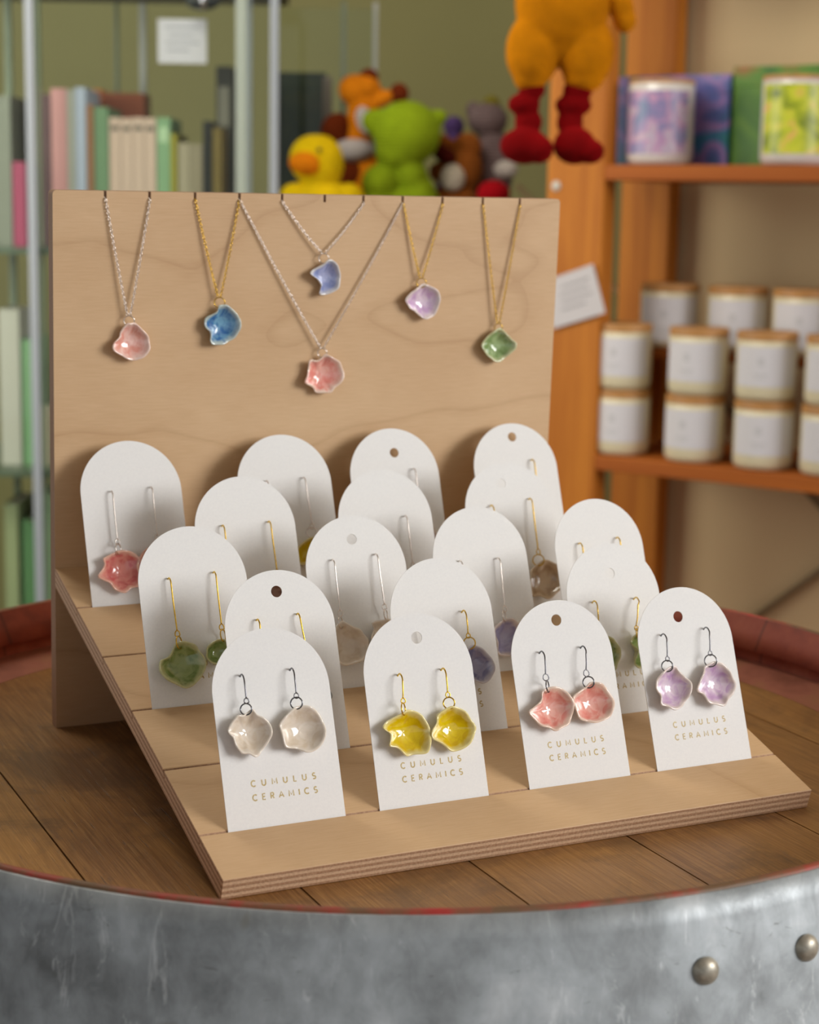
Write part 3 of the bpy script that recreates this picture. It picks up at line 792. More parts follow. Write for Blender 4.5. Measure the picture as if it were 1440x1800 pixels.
# ------------------------------------------------------------------ ceramic petals, wires, rings
def spline_closed(P, n):
    out = []
    k = len(P)
    for i in range(k):
        p0, p1, p2, p3 = (Vector(P[(i + j - 1) % k]) for j in range(4))
        for s in range(8):
            t_ = s / 8
            out.append(0.5 * ((2 * p1) + (-p0 + p2) * t_ + (2 * p0 - 5 * p1 + 4 * p2 - p3) * t_ ** 2 + (-p0 + 3 * p1 - 3 * p2 + p3) * t_ ** 3))
    # resample by angle about the centroid
    c = sum(out, Vector((0, 0))) / len(out)
    R = []
    for i in range(n):
        a = 2 * math.pi * i / n
        d = Vector((math.cos(a), math.sin(a)))
        best = None
        for j in range(len(out)):
            q0, q1 = out[j] - c, out[(j + 1) % len(out)] - c
            e = q1 - q0
            den = d.x * e.y - d.y * e.x
            if abs(den) < 1e-9:
                continue
            t_ = (q0.x * e.y - q0.y * e.x) / den
            u_ = (q0.x * d.y - q0.y * d.x) / den
            if t_ > 0 and -1e-6 <= u_ <= 1 + 1e-6 and (best is None or t_ > best):
                best = t_
        R.append(best if best else 8.0)
    return c, R

def petal(name, outline, org, col, parent, depth=5.0, rimw=6.0, seed=0, thick=0.85, fatty=2.4):
    """irregular pinched ceramic cup, opening forward; local x=u, y=-w, z=v"""
    rnd = random.Random(seed)
    NA, NR = 72, 16
    c, R = spline_closed(outline, NA)
    mean = sum(R) / NA
    R0 = mean * 0.92
    ph = [rnd.uniform(0, 6.28) for _ in range(4)]
    V, rimv = [], []
    def hgt(a, f):
        h = f ** fatty
        wob = 0.10 * math.sin(3 * a + ph[0]) + 0.07 * math.sin(5 * a + ph[1]) + 0.035 * math.sin(9 * a + ph[2])
        return h * (1 + wob * f) + 0.05 * f * (1 - f) * math.sin(4 * a + ph[3])
    def shell(off, grow):
        for j in range(NR + 1):
            f = j / NR
            for i in range(NA):
                a = 2 * math.pi * i / NA
                s = f ** 0.95
                sm = (R[i - 1] + R[i] + R[(i + 1) % NA]) / 3
                rr = f * ((1 - s) * (0.5 * R0 + 0.5 * sm) + s * R[i])
                dent = (sm / mean - 1)
                hh = hgt(a, f) + 0.25 * dent * f * f
                rr += grow * f
                u, v = c.x + rr * math.cos(a), c.y + rr * math.sin(a)
                wv = rimw - depth + depth * hh - off * (1 - 0.25 * f)
                V.append((u - org[0], -wv, v - org[1]))
                rimv.append(f if off == 0 else 0.86 + 0.14 * f)
    shell(0, -0.25)
    shell(thick, 0.35)
    K = (NR + 1) * NA
    F = []
    for j in range(NR):
        for i in range(NA):
            i2 = (i + 1) % NA
            a, b, c_, d = j * NA + i, j * NA + i2, (j + 1) * NA + i2, (j + 1) * NA + i
            if j == 0:
                F.append((a, c_, d)) if False else F.append((a, b, c_, d))
            else:
                F.append((a, b, c_, d))
            F.append((a + K, d + K, c_ + K, b + K))
    # rounded lip: one extra ring between the two shells
    lip = len(V)
    for i in range(NA):
        p, q = Vector(V[NR * NA + i]), Vector(V[K + NR * NA + i])
        m_ = (p + q) / 2
        a = 2 * math.pi * i / NA
        V.append((m_.x + 0.22 * math.cos(a), m_.y - 0.1, m_.z + 0.22 * math.sin(a)))
        rimv.append(1.05)
    for i in range(NA):
        i2 = (i + 1) % NA
        F.append((NR * NA + i, NR * NA + i2, lip + i2, lip + i))
        F.append((lip + i, lip + i2, K + NR * NA + i2, K + NR * NA + i))
    F = [f[::-1] for f in F]
    o = mesh_obj(name, V, F, glaze(col), parent, True)
    bm = bmesh.new()
    bm.from_mesh(o.data)
    lay = bm.verts.layers.float.new('rim')
    bm.verts.ensure_lookup_table()
    for v_, r_ in zip(bm.verts, rimv):
        v_[lay] = min(1.0, r_)
    bmesh.ops.remove_doubles(bm, verts=bm.verts, dist=1e-6)
    bmesh.ops.recalc_face_normals(bm, faces=bm.faces)
    bm.to_mesh(o.data)
    bm.free()
    return o

def ring_mesh(name, c, r, phi, mat, parent, wire=0.32, tilt=0.0):
    pts = []
    for i in range(28):
        a = 2 * math.pi * i / 28
        x, z = r * math.cos(a), r * math.sin(a)
        pts.append((c[0] + x * math.cos(phi), c[1] - x * math.sin(phi), c[2] + z))
    return MB().tube(pts, wire, 8, cyc=True).build(name, mat, parent, True)

EAR_LABELS = {
    ('A1', 'l'): 'glossy cream cup earring on a short steel hook, left of the front cream pair',
    ('A1', 'r'): 'glossy cream cup earring on a short steel hook, right of the front cream pair',
    ('A2', 'l'): 'bright yellow cup earring on a short gold hook, left one of the front pair',
    ('A2', 'r'): 'bright yellow cup earring on a short gold hook, right one of the front pair',
    ('A3', 'l'): 'coral pink cup earring with a pointed left corner, on a steel hook',
    ('A3', 'r'): 'coral pink rounded cup earring touching its pointed twin, nearest the lilac card',
    ('A4', 'l'): 'pale lilac cup earring on a steel hook, left one of the lilac pair',
    ('A4', 'r'): 'pale lilac cup earring on a steel hook, right one of the lilac pair',
    ('B1', 'l'): 'gold wire tip just showing above the cream earring card, earring hidden behind it',
    ('B1', 'r'): 'long gold wire earring whose slate blue edge peeks out beside the cream earring card',
    ('B2', 'l'): 'gold hook seen through the punched hole of the yellow earring card',
    ('B2', 'r'): 'dark periwinkle earring on a gold hook beside the yellow earring card',
    ('B3', 'l'): 'green scalloped earring on a gold hook, half hidden by the coral earring card',
    ('B3', 'r'): 'green curled earring on a wide gold hook, half hidden by the lilac earring card',
    ('C1', 'l'): 'large green cup earring hanging on a long gold wire, fully visible at left',
    ('C1', 'r'): 'green earring on a long gold wire, cut off by the front cream card',
    ('C2', 'l'): 'large plain cream earring on a long silver wire, behind the yellow card',
    ('C2', 'r'): 'cream earring on a long silver wire, mostly hidden by the yellow earring card',
    ('C3', 'l'): 'steel wire tip just showing at the edge of the lavender earring card',
    ('C3', 'r'): 'flat lavender earring on a long silver wire beside the coral earring card',
    ('C4', 'l'): 'left gold wire tip showing on the rightmost middle-slot card',
    ('C4', 'r'): 'right gold wire tip showing on the rightmost middle-slot card',
    ('D1', 'l'): 'short visible piece of gold wire above the large green earring card',
    ('D1', 'r'): 'long bare gold wire above the punched card at the left of the stand',
    ('D2', 'r'): 'thin silver wire beside the arch of the long cream earring card',
    ('D3', 'l'): 'gold wire tip peeking over the arch of the lavender earring card',
    ('D3', 'r'): 'sand-coloured earring with a round gold ring on a long gold wire',
    ('E1', 'l'): 'rose pink ruffled earring on a long silver wire at far left',
    ('E1', 'r'): 'long silver wire whose rose earring is hidden behind the green earring card',
    ('E2', 'l'): 'grey wire tip peeking over the rear left arch beside the silver wire',
    ('E2', 'r'): 'deep yellow earring on a long silver wire, half hidden in the rear slot',
    ('E3', 'r'): 'silver wire earring with a sliver of lilac on the third rear card',
    ('E4', 'r'): 'gold wire loop near the top of the rightmost rear card',
}
BYKEY = {(e['card'], e['side']): e for e in EARRINGS}
for idx, e in enumerate(EARRINGS):
    key = (e['card'], e['side'])
    hu, hv = e['hole']
    e = dict(e)
    if 'like' in e:
        L_ = BYKEY[tuple(e['like'])]
        du, dv = hu - L_['hole'][0], hv - L_['hole'][1]
        e['loop'] = (L_['loop'][0] + du, L_['loop'][1] + dv)
        e['ring'] = (L_['ring'][0] + du, L_['ring'][1] + dv)
        e['rr'], e['narrow'] = L_['rr'], L_['narrow']
        # a mirrored twin of its partner, kept upright
        cxu = e['ring'][0]
        e['out'] = [(cxu - (p[0] + du - cxu) * 0.96, p[1] + dv) for p in L_['out']][::-1]
    root = empty('drop_earring', (0, 0, 0))
    root.matrix_world = CO[e['card']] @ Matrix.Translation((hu * MM, 0, hv * MM))
    tag(root, EAR_LABELS[key], 'earring', 'ceramic drop earrings on the cards')
    wire = {'gold': GOLD, 'steel': STEEL if e['typ'] == 'hook' else SILVER}[e['metal']]
    lu, lv = e['loop'][0] - hu, e['loop'][1] - hv
    lr = 1.25 if e['typ'] == 'stick' else 1.15
    if e['card'] == 'A3':
        lr = 1.6
    if e['typ'] == 'hook':
        wl = 5.0
        pts = [(0, 1.2, -0.3), (0, 0, 0.2), (0.1, -1.2, 0.9), (0.1, -2.6, 1.0), (0.1, -3.9, 0.1), (0.1, -4.7, -1.6), (lu * 0.3, -5.1, -3.6), (lu * 0.6, -5.2, lv * 0.6), (lu, -wl, lv + lr)]
    else:
        wl = 4.0
        pts = [(0, 1.2, -0.2), (0, 0, 0.1), (0.0, -1.0, 0.5), (0.05, -2.2, 0.35), (0.1, -3.2, -0.8), (0.15, -3.6, -2.2), (lu * 0.3, -3.8, lv * 0.35), (lu * 0.7, -3.95, lv * 0.7), (lu, -wl, lv + lr * 1.3)]
    # smooth the wire
    P = [Vector(p) for p in pts]
    sm = []
    for i in range(len(P) - 1):
        p0, p1, p2, p3 = P[max(i - 1, 0)], P[i], P[i + 1], P[min(i + 2, len(P) - 1)]
        for q in range(5):
            t_ = q / 5
            sm.append(0.5 * ((2 * p1) + (-p0 + p2) * t_ + (2 * p0 - 5 * p1 + 4 * p2 - p3) * t_ ** 2 + (-p0 + 3 * p1 - 3 * p2 + p3) * t_ ** 3))
    sm.append(P[-1])
    mb = MB()
    mb.tube(sm, 0.38 if e['typ'] == 'stick' else 0.36, 8)
    drop = 1.35 if e['typ'] == 'stick' else 1.0
    loop = [(lu + lr * math.cos(a) * (1 if math.sin(a) < 0 else 0.9), -wl, lv + lr * math.sin(a) * (drop if math.sin(a) > 0 else 1)) for a in [2 * math.pi * i / 20 for i in range(20)]]
    mb.tube(loop, 0.3, 8, cyc=True)
    mb.build('ear_wire', wire, root, True)
    ru, rv = e['ring'][0] - hu, e['ring'][1] - hv
    phi = math.radians(-48) if e['narrow'] else math.radians(24)
    ring_mesh('jump_ring', (ru, -5.2, rv), e['rr'], phi, wire, root, 0.33)
    petal('ceramic_petal', e['out'], e['hole'], e['col'], root, depth=5.3, rimw=6.0, seed=idx * 7 + 3)

# ------------------------------------------------------------------ necklaces
NECK_LABELS = [
    'silver chain necklace with a blush pink ceramic petal, furthest left on the board',
    'gold chain necklace with a blue glazed ceramic petal',
    'short silver necklace with a pale periwinkle ceramic petal, highest on the board',
    'long silver necklace in a wide V with a coral pink petal, lowest in the middle',
    'gold chain necklace with a pale lilac ceramic petal',
    'gold chain necklace with a green ceramic petal, furthest right on the board',
]
BM = Matrix.Translation(Vector((0, D, 0)) * MM) @ RotB.to_4x4()
for idx, e in enumerate(NECKLACES):
    ru, rv = e['ring']
    root = empty('necklace', (0, 0, 0))
    root.matrix_world = BM @ Matrix.Translation((ru * MM, 0, rv * MM))
    tag(root, NECK_LABELS[idx], 'necklace', 'ceramic pendant necklaces on the board')
    metal = {'gold': GOLD, 'steel': SILVER}[e['metal']]
    mb = MB()
    for side in (0, 1):
        nx = NOTCH_X[e['notch'][side]]
        off = 0.0
        if (idx == 3 and side == 0) or (idx == 4 and side == 0):
            off = 0.35
        if (idx == 1 and side == 1) or (idx == 3 and side == 1):
            off = -0.35
        top = Vector((nx - ru + off, -0.9, BH - 4.3 - rv))
        bot = Vector(((-0.7, 0.7)[side], -3.2, e['rr'] * 0.95))
        path = [Vector((nx - ru + off * 0.3, TB * 0.7, BH - 3.0 - rv)), Vector((nx - ru + off, 0.4, BH - 3.4 - rv)), top]
        L_ = (bot - top).length
        N_ = max(8, int(L_ / 1.5))
        for i in range(1, N_ + 1):
            t_ = i / N_
            p = top.lerp(bot, t_)
            p.z -= 1.2 * math.sin(math.pi * t_)
            path.append(p)
        for i in range(len(path) - 1):
            a, b = path[i], path[i + 1]
            d = (b - a)
            n_ = max(1, round(d.length / 1.5))
            for j in range(n_):
                p, q = a + d * (j / n_), a + d * ((j + 1) / n_)
                c, ax = (p + q) / 2, (q - p).normalized()
                L2 = (q - p).length * 0.5 + 0.28
                s = ax.cross(Vector((0, 1, 0))).normalized()
                f = s if (i + j) % 2 == 0 else (Vector((0, 1, 0)) * 0.8 + s * 0.6).normalized()
                pts = [c + ax * (L2 * math.cos(w_)) + f * (0.62 * math.sin(w_)) for w_ in [2 * math.pi * k / 8 for k in range(8)]]
                mb.tube(pts, 0.20, 5, cyc=True)
    mb.build('chain', metal, root, True)
    ring_mesh('jump_ring', (0, -3.6, 0), e['rr'], math.radians(20), metal, root, 0.3)
    col = {'periwinkle': 'icy_blue', 'green': 'sage'}.get(e['col'], e['col'])
    petal('ceramic_petal', e['out'], e['ring'], col, root, depth=4.6, rimw=5.5, seed=idx * 11 + 5)

# ------------------------------------------------------------------ wooden shelving on the right
def pine(name, rgb, dark, axis='Z'):
    t = NT(name)
    sc = {'Z': (40, 40, 2.0), 'X': (2.0, 40, 40)}[axis]
    g_ = t.noise(t.coord(sc), 1.0, 4, 0.6, 0.5)
    t.col(t.ramp(g_, [(0.32, srgb(*dark)), (0.66, srgb(*rgb))]))
    return t.set(0.6, 0.0, Specular_IOR_Level=0.25)
PINE = pine('varnished_pine_upright', (190, 118, 38), (162, 92, 25))
PINEX = pine('varnished_pine_board', (176, 98, 32), (146, 74, 20), 'X')
SM = frame(SH_E, SH_B)
shelving = tag(empty('shelving_unit', sh(0, 0, FLOOR), SM), 'honey-coloured wooden shelving unit holding candles against the tan wall', 'shelves')
ZUP = at(1045, 291, 2400).z
def shb(name, e0, e1, b0, b1, z0, z1, m, bevel=1.5):
    return MB().box(e0, e1, b0, b1, z0 - FLOOR, z1 - FLOOR).build(name, m, shelving, False, bevel)
eL = along(950, sh(0, 0, 0), SH_E)
shb('upright', eL, 0, 0, 34, FLOOR, 900, PINE)
r0 = along(1079, sh(0, 215, 0), SH_E)
r1 = along(1162, sh(0, 215, 0), SH_E)
shb('upright', r0, r1, 215, 249, FLOOR, 900, PINE)
for z in (ZLOW - 20, ZUP - 20, ZUP + 360, ZLOW - 420):
    shb('shelf_board', -2, 1300, 2, 236, z, z + 20, PINEX)
shb('upright', 1300, 1366, 0, 34, FLOOR, 900, PINE)
shb('upright', 1300, 1366, 215, 249, FLOOR, 900, PINE)
BRACE = simple('brace_metal', (126, 108, 78), 0.4, 0.3)
def brace(p, q):
    mb = MB()
    mb.tube([p, q], 5, 8)
    return mb.build('cross_brace', BRACE, shelving, True)
zc = at(1500, 975, 2400).z
ec = along(1520, sh(0, 252, 0), SH_E)
brace((ec - 560, 252, zc + 560 * 0.86 - FLOOR), (ec + 420, 252, zc - 420 * 0.86 - FLOOR))
brace((ec - 560, 252, zc - 560 * 0.86 - FLOOR), (ec + 420, 252, zc + 420 * 0.86 - FLOOR))
scr = MB()
scr.sphere((along(966, sh(0, 0, 0), SH_E), -1, at(966, 327, 2400).z - FLOOR), (7, 2.5, 7), 16, 8)
scr.build('screw_cap', simple('pale_cap', (190, 184, 172), 0.4), shelving, True)

# stacked candle jars
JAR = simple('frosted_jar_glass', (214, 204, 172), 0.35, 0, Coat_Weight=0.1)
LID = simple('bamboo_lid', (178, 128, 72), 0.5, 0, 0.18, 90)
LABEL = simple('white_paper_label', (206, 204, 208), 0.6)
PRINT = simple('grey_print', (190, 189, 192), 0.6)
def candle_mesh(r, h, lidh, lab0, lab1, yaw, wax=None, labmat=None, prints=True, lid=True):
    body = MB().lathe([(0.01, 0), (r * 0.72, 0), (r * 0.93, 2.0), (r, 9), (r, h - 1), (r - 1, h), (0.01, h)], 40)
    parts = [('jar', body, wax or JAR, True)]
    if lid:
        l_ = MB().lathe([(0.01, h), (r * 1.0, h), (r * 1.0, h + 1), (r * 1.0, h + lidh - 1.5), (r * 0.985, h + lidh), (0.01, h + lidh)], 40)
        parts.append(('lid', l_, LID, False))
    a0, a1 = math.radians(yaw - 66), math.radians(yaw + 66)
    lb = MB().lathe([(r + 0.1, lab0), (r + 0.35, lab0), (r + 0.35, lab1), (r + 0.1, lab1)], 28, a0=a0, a1=a1)
    parts.append(('label', lb, labmat or LABEL, False))
    if prints:
        pr = MB()
        for (du, dz, hw, hh) in ((-0.16, 0.62, 0.10, 5.0), (-0.16, 0.30, 0.26, 1.1), (-0.16, 0.22, 0.18, 0.9)):
            c = math.radians(yaw) + du
            z = lab0 + (lab1 - lab0) * dz
            pr.lathe([(r + 0.5, z - hh), (r + 0.5, z + hh)], 6, a0=c - hw, a1=c + hw)
        parts.append(('print', pr, PRINT, False))
    return parts
proto = {}
def candle(e, b, z, label, kind='white', yaw=-90, **kw):
    key = (kind, yaw)
    root = empty('candle_jar', sh(e, b, z), SM)
    tag(root, label, 'candle', {'white': 'white-labelled candle jars on the lower shelf'}.get(kind))
    if key not in proto:
        lst = []
        for nm, mb, mat, smo in candle_mesh(yaw=yaw, **kw):
            lst.append(mb.build(nm, mat, root, smo))
        proto[key] = lst
    else:
        m_ = {}
        for src in proto[key]:
            c = src.copy()
            COL.objects.link(c)
            c.parent = root
    return root
def jar_e(u, b, zz):
    return along(u, sh(0, b, zz), SH_E)
JH, LH, JR = 77.0, 10.5, 38.5
cols = ['nearest the upright', 'second from the upright', 'third from the upright', 'fourth along, cut by photo edge', 'fifth from the upright']
yaws = [-72, -79, -68, -70, -68]
for i, u in enumerate([1092, 1221, 1343, 1462, 1585]):
    e_ = jar_e(u, 44, 0)
    candle(e_, 44, ZLOW, 'white-labelled candle jar in the bottom front row, ' + cols[i], yaw=yaws[i], r=JR, h=JH, lidh=LH, lab0=19, lab1=70)
    candle(e_ + (1.5 if i % 2 else -1), 44, ZLOW + JH + LH, 'white-labelled candle jar stacked on top in front row, ' + cols[i], yaw=yaws[i], r=JR, h=JH, lidh=LH, lab0=19, lab1=70)
RISE = 138.0
rs = MB()
rs.box(jar_e(1110, 150, 0) - 30, 1000, 96, 206, RISE - 12, RISE)
rs.box(jar_e(1110, 150, 0) - 30, jar_e(1110, 150, 0) - 18, 96, 206, 0, RISE - 12)
rs.box(988, 1000, 96, 206, 0, RISE - 12)
ro = rs.build('display_riser', PINEX)
ro.matrix_world = Matrix.Translation(sh(0, 0, ZLOW) * MM) @ SM.to_4x4()
tag(ro, 'low wooden riser behind the stacked candles carrying the back row', 'riser')
for i, u in enumerate([1170, 1288, 1402, 1520]):
    e_ = jar_e(u, 145, 0)
    candle(e_, 145, ZLOW + RISE, 'white-labelled candle jar raised in the back row, ' + ['leftmost', 'second from left', 'third from left, cut by the photo edge', 'last at the right'][i], yaw=-66, r=JR + 1.5, h=JH, lidh=LH, lab0=10, lab1=70)

def mottled(name, stops, scale=26, detail=2, dist=1.2):
    t = NT(name)
    n1 = t.noise(t.coord(), scale, detail, 0.5, dist)
    t.col(t.ramp(n1, stops))
    return t.set(0.35)
LB1 = mottled('pink_purple_candle_label', [(0.28, srgb(92, 118, 152)), (0.42, srgb(142, 126, 168)), (0.52, srgb(184, 140, 172)), (0.62, srgb(176, 168, 186)), (0.74, srgb(186, 100, 116))], 40)
LB2 = mottled('lime_candle_label', [(0.30, srgb(88, 110, 30)), (0.46, srgb(166, 178, 34)), (0.58, srgb(196, 202, 52)), (0.72, srgb(224, 150, 110))], 32)
GLASSY = simple('clear_candle_glass', (206, 200, 194), 0.25, 0, Coat_Weight=0.3)
c1 = candle(jar_e(1141, 56, 0), 56, ZUP, 'candle glass with pink and purple label on the upper shelf', kind='pink', yaw=-76, r=43, h=104, lidh=5, lab0=14, lab1=94, wax=GLASSY, labmat=LB1, prints=False)
c2 = candle(jar_e(1371, 50, 0), 50, ZUP, 'candle glass with lime green and coral label on the upper shelf', kind='lime', yaw=-66, r=43, h=104, lidh=5, lab0=14, lab1=98, wax=GLASSY, labmat=LB2, prints=False)
BX1 = mottled('teal_violet_gift_box', [(0.28, srgb(20, 96, 112)), (0.42, srgb(86, 96, 160)), (0.52, srgb(152, 120, 176)), (0.60, srgb(70, 112, 168)), (0.72, srgb(30, 130, 96))], 16)
BX2 = mottled('green_orange_gift_box', [(0.30, srgb(42, 92, 30)), (0.48, srgb(82, 128, 30)), (0.60, srgb(148, 96, 40)), (0.75, srgb(214, 128, 104))], 13)
def giftbox(u0, u1, b, zt, mat, label):
    e0, e1 = jar_e(u0, b, 0), jar_e(u1, b, 0)
    root = empty('gift_box', sh((e0 + e1) / 2, b + 30, ZUP), SM)
    tag(root, label, 'box')
    hw = (e1 - e0) / 2
    MB().box(-hw, hw, -30, 30, 0, zt * 0.8).build('box_body', mat, root, False, 0.8)
    MB().box(-hw - 0.8, hw + 0.8, -30.8, 30.8, zt * 0.8, zt).build('box_lid', mat, root, False, 0.8)
giftbox(1040, 1257, 108, 119, BX1, 'teal, violet and blue patterned gift box behind the pink-labelled candle')
giftbox(1263, 1520, 108, 128, BX2, 'green and orange patterned gift box behind the lime-labelled candle')

# price card clipped to the upright
_r = ray(1012, 522)
on_front_anchor = CAM + _r * ((sh(0, -5, 0) - CAM).dot(SH_B) / _r.dot(SH_B))
pc = empty('price_card', on_front_anchor, SM)
tag(pc, 'grey-white printed card hanging crooked on the wooden upright', 'card')
def on_front(u, v, b=-5.0):
    r = ray(u, v)
    return CAM + r * ((sh(0, b, 0) - CAM).dot(SH_B) / r.dot(SH_B))
q = [on_front(966, 491), on_front(1042, 464), on_front(1064, 550), on_front(972, 578)]
inv = pc.matrix_world.inverted()
vs = [tuple((inv @ (p * MM)) / MM) for p in q]
V = vs + [(x, y + 0.8, z) for x, y, z in vs]
sheet = mesh_obj('paper_sheet', V, [(0, 1, 2, 3), (7, 6, 5, 4), (0, 4, 5, 1), (1, 5, 6, 2), (2, 6, 7, 3), (3, 7, 4, 0)], simple('grey_paper', (196, 192, 194), 0.7), pc)
lines = MB()
a_, b_, c_, d_ = (Vector(v) for v in vs)
for k, (l0, l1) in enumerate(((0.25, 0.85), (0.2, 0.8), (0.22, 0.86), (0.2, 0.7))):
    t_ = 0.22 + 0.15 * k
    p0, p1 = a_.lerp(d_, t_), b_.lerp(c_, t_)
    q0, q1 = a_.lerp(d_, t_ + 0.035), b_.lerp(c_, t_ + 0.035)
    k4 = [p0.lerp(p1, l0), p0.lerp(p1, l1), q0.lerp(q1, l1), q0.lerp(q1, l0)]
    lines.add([(v.x, v.y - 0.3, v.z) for v in k4], [(0, 1, 2, 3)])
lines.build('print', simple('grey_ink', (150, 148, 152), 0.7), pc)

# ------------------------------------------------------------------ soft toys
def blobs(name, mat, parent, parts, voxel=3.0, smooth=6):
    """parts: (centre, radii, rotation about y in degrees); fused into one soft body"""
    mb = MB()
    for p in parts:
        c, r = p[0], p[1]
        rot = Matrix.Rotation(math.radians(p[2]), 3, 'Y') if len(p) > 2 else None
        mb.sphere(c, r, 24, 16, rot=rot)
    o = mb.build(name, mat, parent, True)
    if len(parts) > 1:
        m_ = o.modifiers.new('fuse', 'REMESH')
        m_.mode = 'VOXEL'
        m_.voxel_size = voxel * MM
        m_.use_smooth_shade = True
        s_ = o.modifiers.new('soft', 'SMOOTH')
        s_.iterations = smooth * 2
        s_.factor = 0.6
    return o
def knit(name, rgb, scale=1.0, stripe=260.0, var=0.12):
    t = NT(name)
    c = srgb(*rgb)
    v = t.coord()
    w1 = t.n('ShaderNodeTexWave', wave_type='BANDS', bands_direction='Z')
    w1.inputs['Scale'].default_value = stripe * scale
    w1.inputs['Distortion'].default_value = 2.0
    w1.inputs['Detail'].default_value = 2
    t.l(v, w1.inputs['Vector'])
    n1 = t.noise(v, 220 * scale, 3)
    n2 = t.noise(v, 40 * scale, 2)
    t.col(t.ramp(n2, [(0.3, tuple(x * (1 - var) for x in c[:3]) + (1,)), (0.7, tuple(min(1, x * (1 + var)) for x in c[:3]) + (1,))]))
    t.bump(t.math('ADD', w1.outputs['Fac'], n1), 0.9, 0.002)
    return t.set(1.0, 0.0, Specular_IOR_Level=0.1)
def toy(name, u, v, d, label, cat='soft toy'):
    """root with local x to the right of the view and z up"""
    return tag(empty(name, at(u, v, d), frame(RH, FH)), label, cat)

# crocheted doll hanging in front of the shelves
DD = 1900.0
K = DD / F_PX
YEL, RED = knit('yellow_crochet', (244, 152, 8)), knit('dark_red_crochet', (150, 4, 10))
doll = toy('crochet_doll', 985, 150, DD, 'hanging crocheted doll with orange-yellow body and dark red boots')
def px(u, v, y=0.0, u0=985, v0=150):
    return ((u - u0) * K, y, -(v - v0) * K)
def rr(*a):
    return tuple(x * K for x in a)
blobs('body', YEL, doll, [(px(935, 92), rr(48, 46, 66)), (px(1028, 92), rr(50, 48, 66)), (px(985, 10), rr(84, 60, 90)), (px(985, -90), rr(78, 55, 80)),
                          (px(982, 66), rr(34, 38, 50)), (px(932, 140), rr(30, 30, 24)), (px(1026, 140), rr(36, 34, 22))], 2.2, 5)
blobs('arm', YEL, doll, [(px(1058, -60), rr(24, 26, 50), -16), (px(1082, 5), rr(24, 24, 44), -24), (px(1095, 38), rr(20, 20, 22))], 2.2, 4)
blobs('arm', YEL, doll, [(px(905, -60), rr(24, 26, 50), 16),(px(893, -40), rr(20, 22, 30), 30)], 2.2, 4)
blobs('boot', RED, doll, [(px(936, 158), rr(24, 24, 18)), (px(922, 184), rr(29, 27, 20)), (px(931, 214), rr(25, 24, 24)), (px(924, 256, -14 * K), rr(44, 44, 32)), (px(948, 262, -30 * K), rr(27, 34, 25))], 2.0, 4)
blobs('boot', RED, doll, [(px(1016, 158), rr(27, 24, 18)), (px(1009, 184), rr(33, 27, 20)), (px(1004, 214), rr(24, 24, 24)), (px(1012, 254, -14 * K), rr(38, 44, 33)), (px(1038, 264, -30 * K), rr(26, 34, 22))], 2.0, 4)
blobs('head', YEL, doll, [(px(985, -230), rr(84, 76, 84))], 3)
MB().tube([px(985, -300), px(985, -900)], 1.2, 6).build('hanging_cord', simple('cord', (200, 190, 170), 0.8), doll)
blobs('button_eye', simple('black_button', (20, 18, 16), 0.3), doll, [(px(955, -240, -74 * K), rr(8, 5, 8))])
blobs('button_eye', simple('black_button', (20, 18, 16), 0.3), doll, [(px(1015, -240, -74 * K), rr(8, 5, 8))])

# toys on the counter behind the stand
TD = 2750.0
ZC = at(700, 430, TD).z
K = TD / F_PX
CT = Vector((at(650, 430, TD).x, at(650, 430, TD).y, 0))
counter = empty('display_counter', (CT.x, CT.y, FLOOR), frame(RH, FH))
tag(counter, 'dark wooden counter behind the stand carrying the soft toys', 'counter')
DARKW = simple('dark_counter_wood', (92, 66, 44), 0.5, 0, 0.15, 20)
MB().box(-120, 215, -110, 160, ZC - FLOOR - 25, ZC - FLOOR).build('counter_top', DARKW, counter, False, 2)
MB().box(-112, 207, -95, 150, 0, ZC - FLOOR - 25).build('counter_body', simple('counter_panel', (112, 88, 62), 0.6, 0, 0.1, 10), counter)
EYE = simple('black_bead_eye', (15, 12, 10), 0.2)

def mk(u0, v0):
    return lambda u, v, y=0.0: ((u - u0) * K, y, -(v - v0) * K)
P = mk(560, 430)
K = (TD - 60) / F_PX
duck = toy('plush_duck', 560, 430, TD - 60, 'yellow plush duck with an orange beak, leftmost of the soft toys')
YP = knit('yellow_plush', (226, 190, 14), 1, 60)
blobs('body', YP, duck, [(P(568, 375), rr(62, 50, 58)), (P(562, 290), rr(42, 40, 50)), (P(551, 283), rr(44, 42, 43)), (P(520, 350), rr(30, 30, 26), 20), (P(612, 352), rr(30, 30, 30), -20), (P(568, 407), rr(64, 48, 22))], 3, 5)
blobs('beak', knit('orange_plush', (232, 132, 16), 1, 60), duck, [(P(536, 290, -38 * K), rr(27, 18, 19)), (P(542, 298, -34 * K), rr(22, 16, 13))], 2, 3)
blobs('eye', EYE, duck, [(P(562, 268, -40 * K), rr(4, 3, 4))])
P = mk(640, 430)
gir = toy('plush_giraffe', 640, 430, TD + 90, 'orange plush giraffe with dark horns, tallest of the soft toys')
K = (TD + 90) / F_PX
OR, BR_ = knit('orange_giraffe_plush', (232, 134, 20), 1, 60), knit('brown_plush', (112, 44, 16), 1, 60)
blobs('body', OR, gir, [(P(622, 165), rr(30, 30, 27)), (P(640, 160), rr(26, 28, 22)), (P(634, 205), rr(26, 26, 42)), (P(625, 250), rr(26, 28, 50)), (P(668, 180), rr(26, 18, 14), -25), (P(640, 350), rr(50, 44, 80))], 3, 4)
blobs('horn', BR_, gir, [(P(645, 143), rr(17, 16, 15))])
blobs('horn', BR_, gir, [(P(698, 170), rr(17, 16, 18))])
blobs('back_patch', BR_, gir, [(P(592, 236), rr(30, 30, 32))])
blobs('belly_patch', BR_, gir, [(P(620, 318), rr(38, 40, 40))])
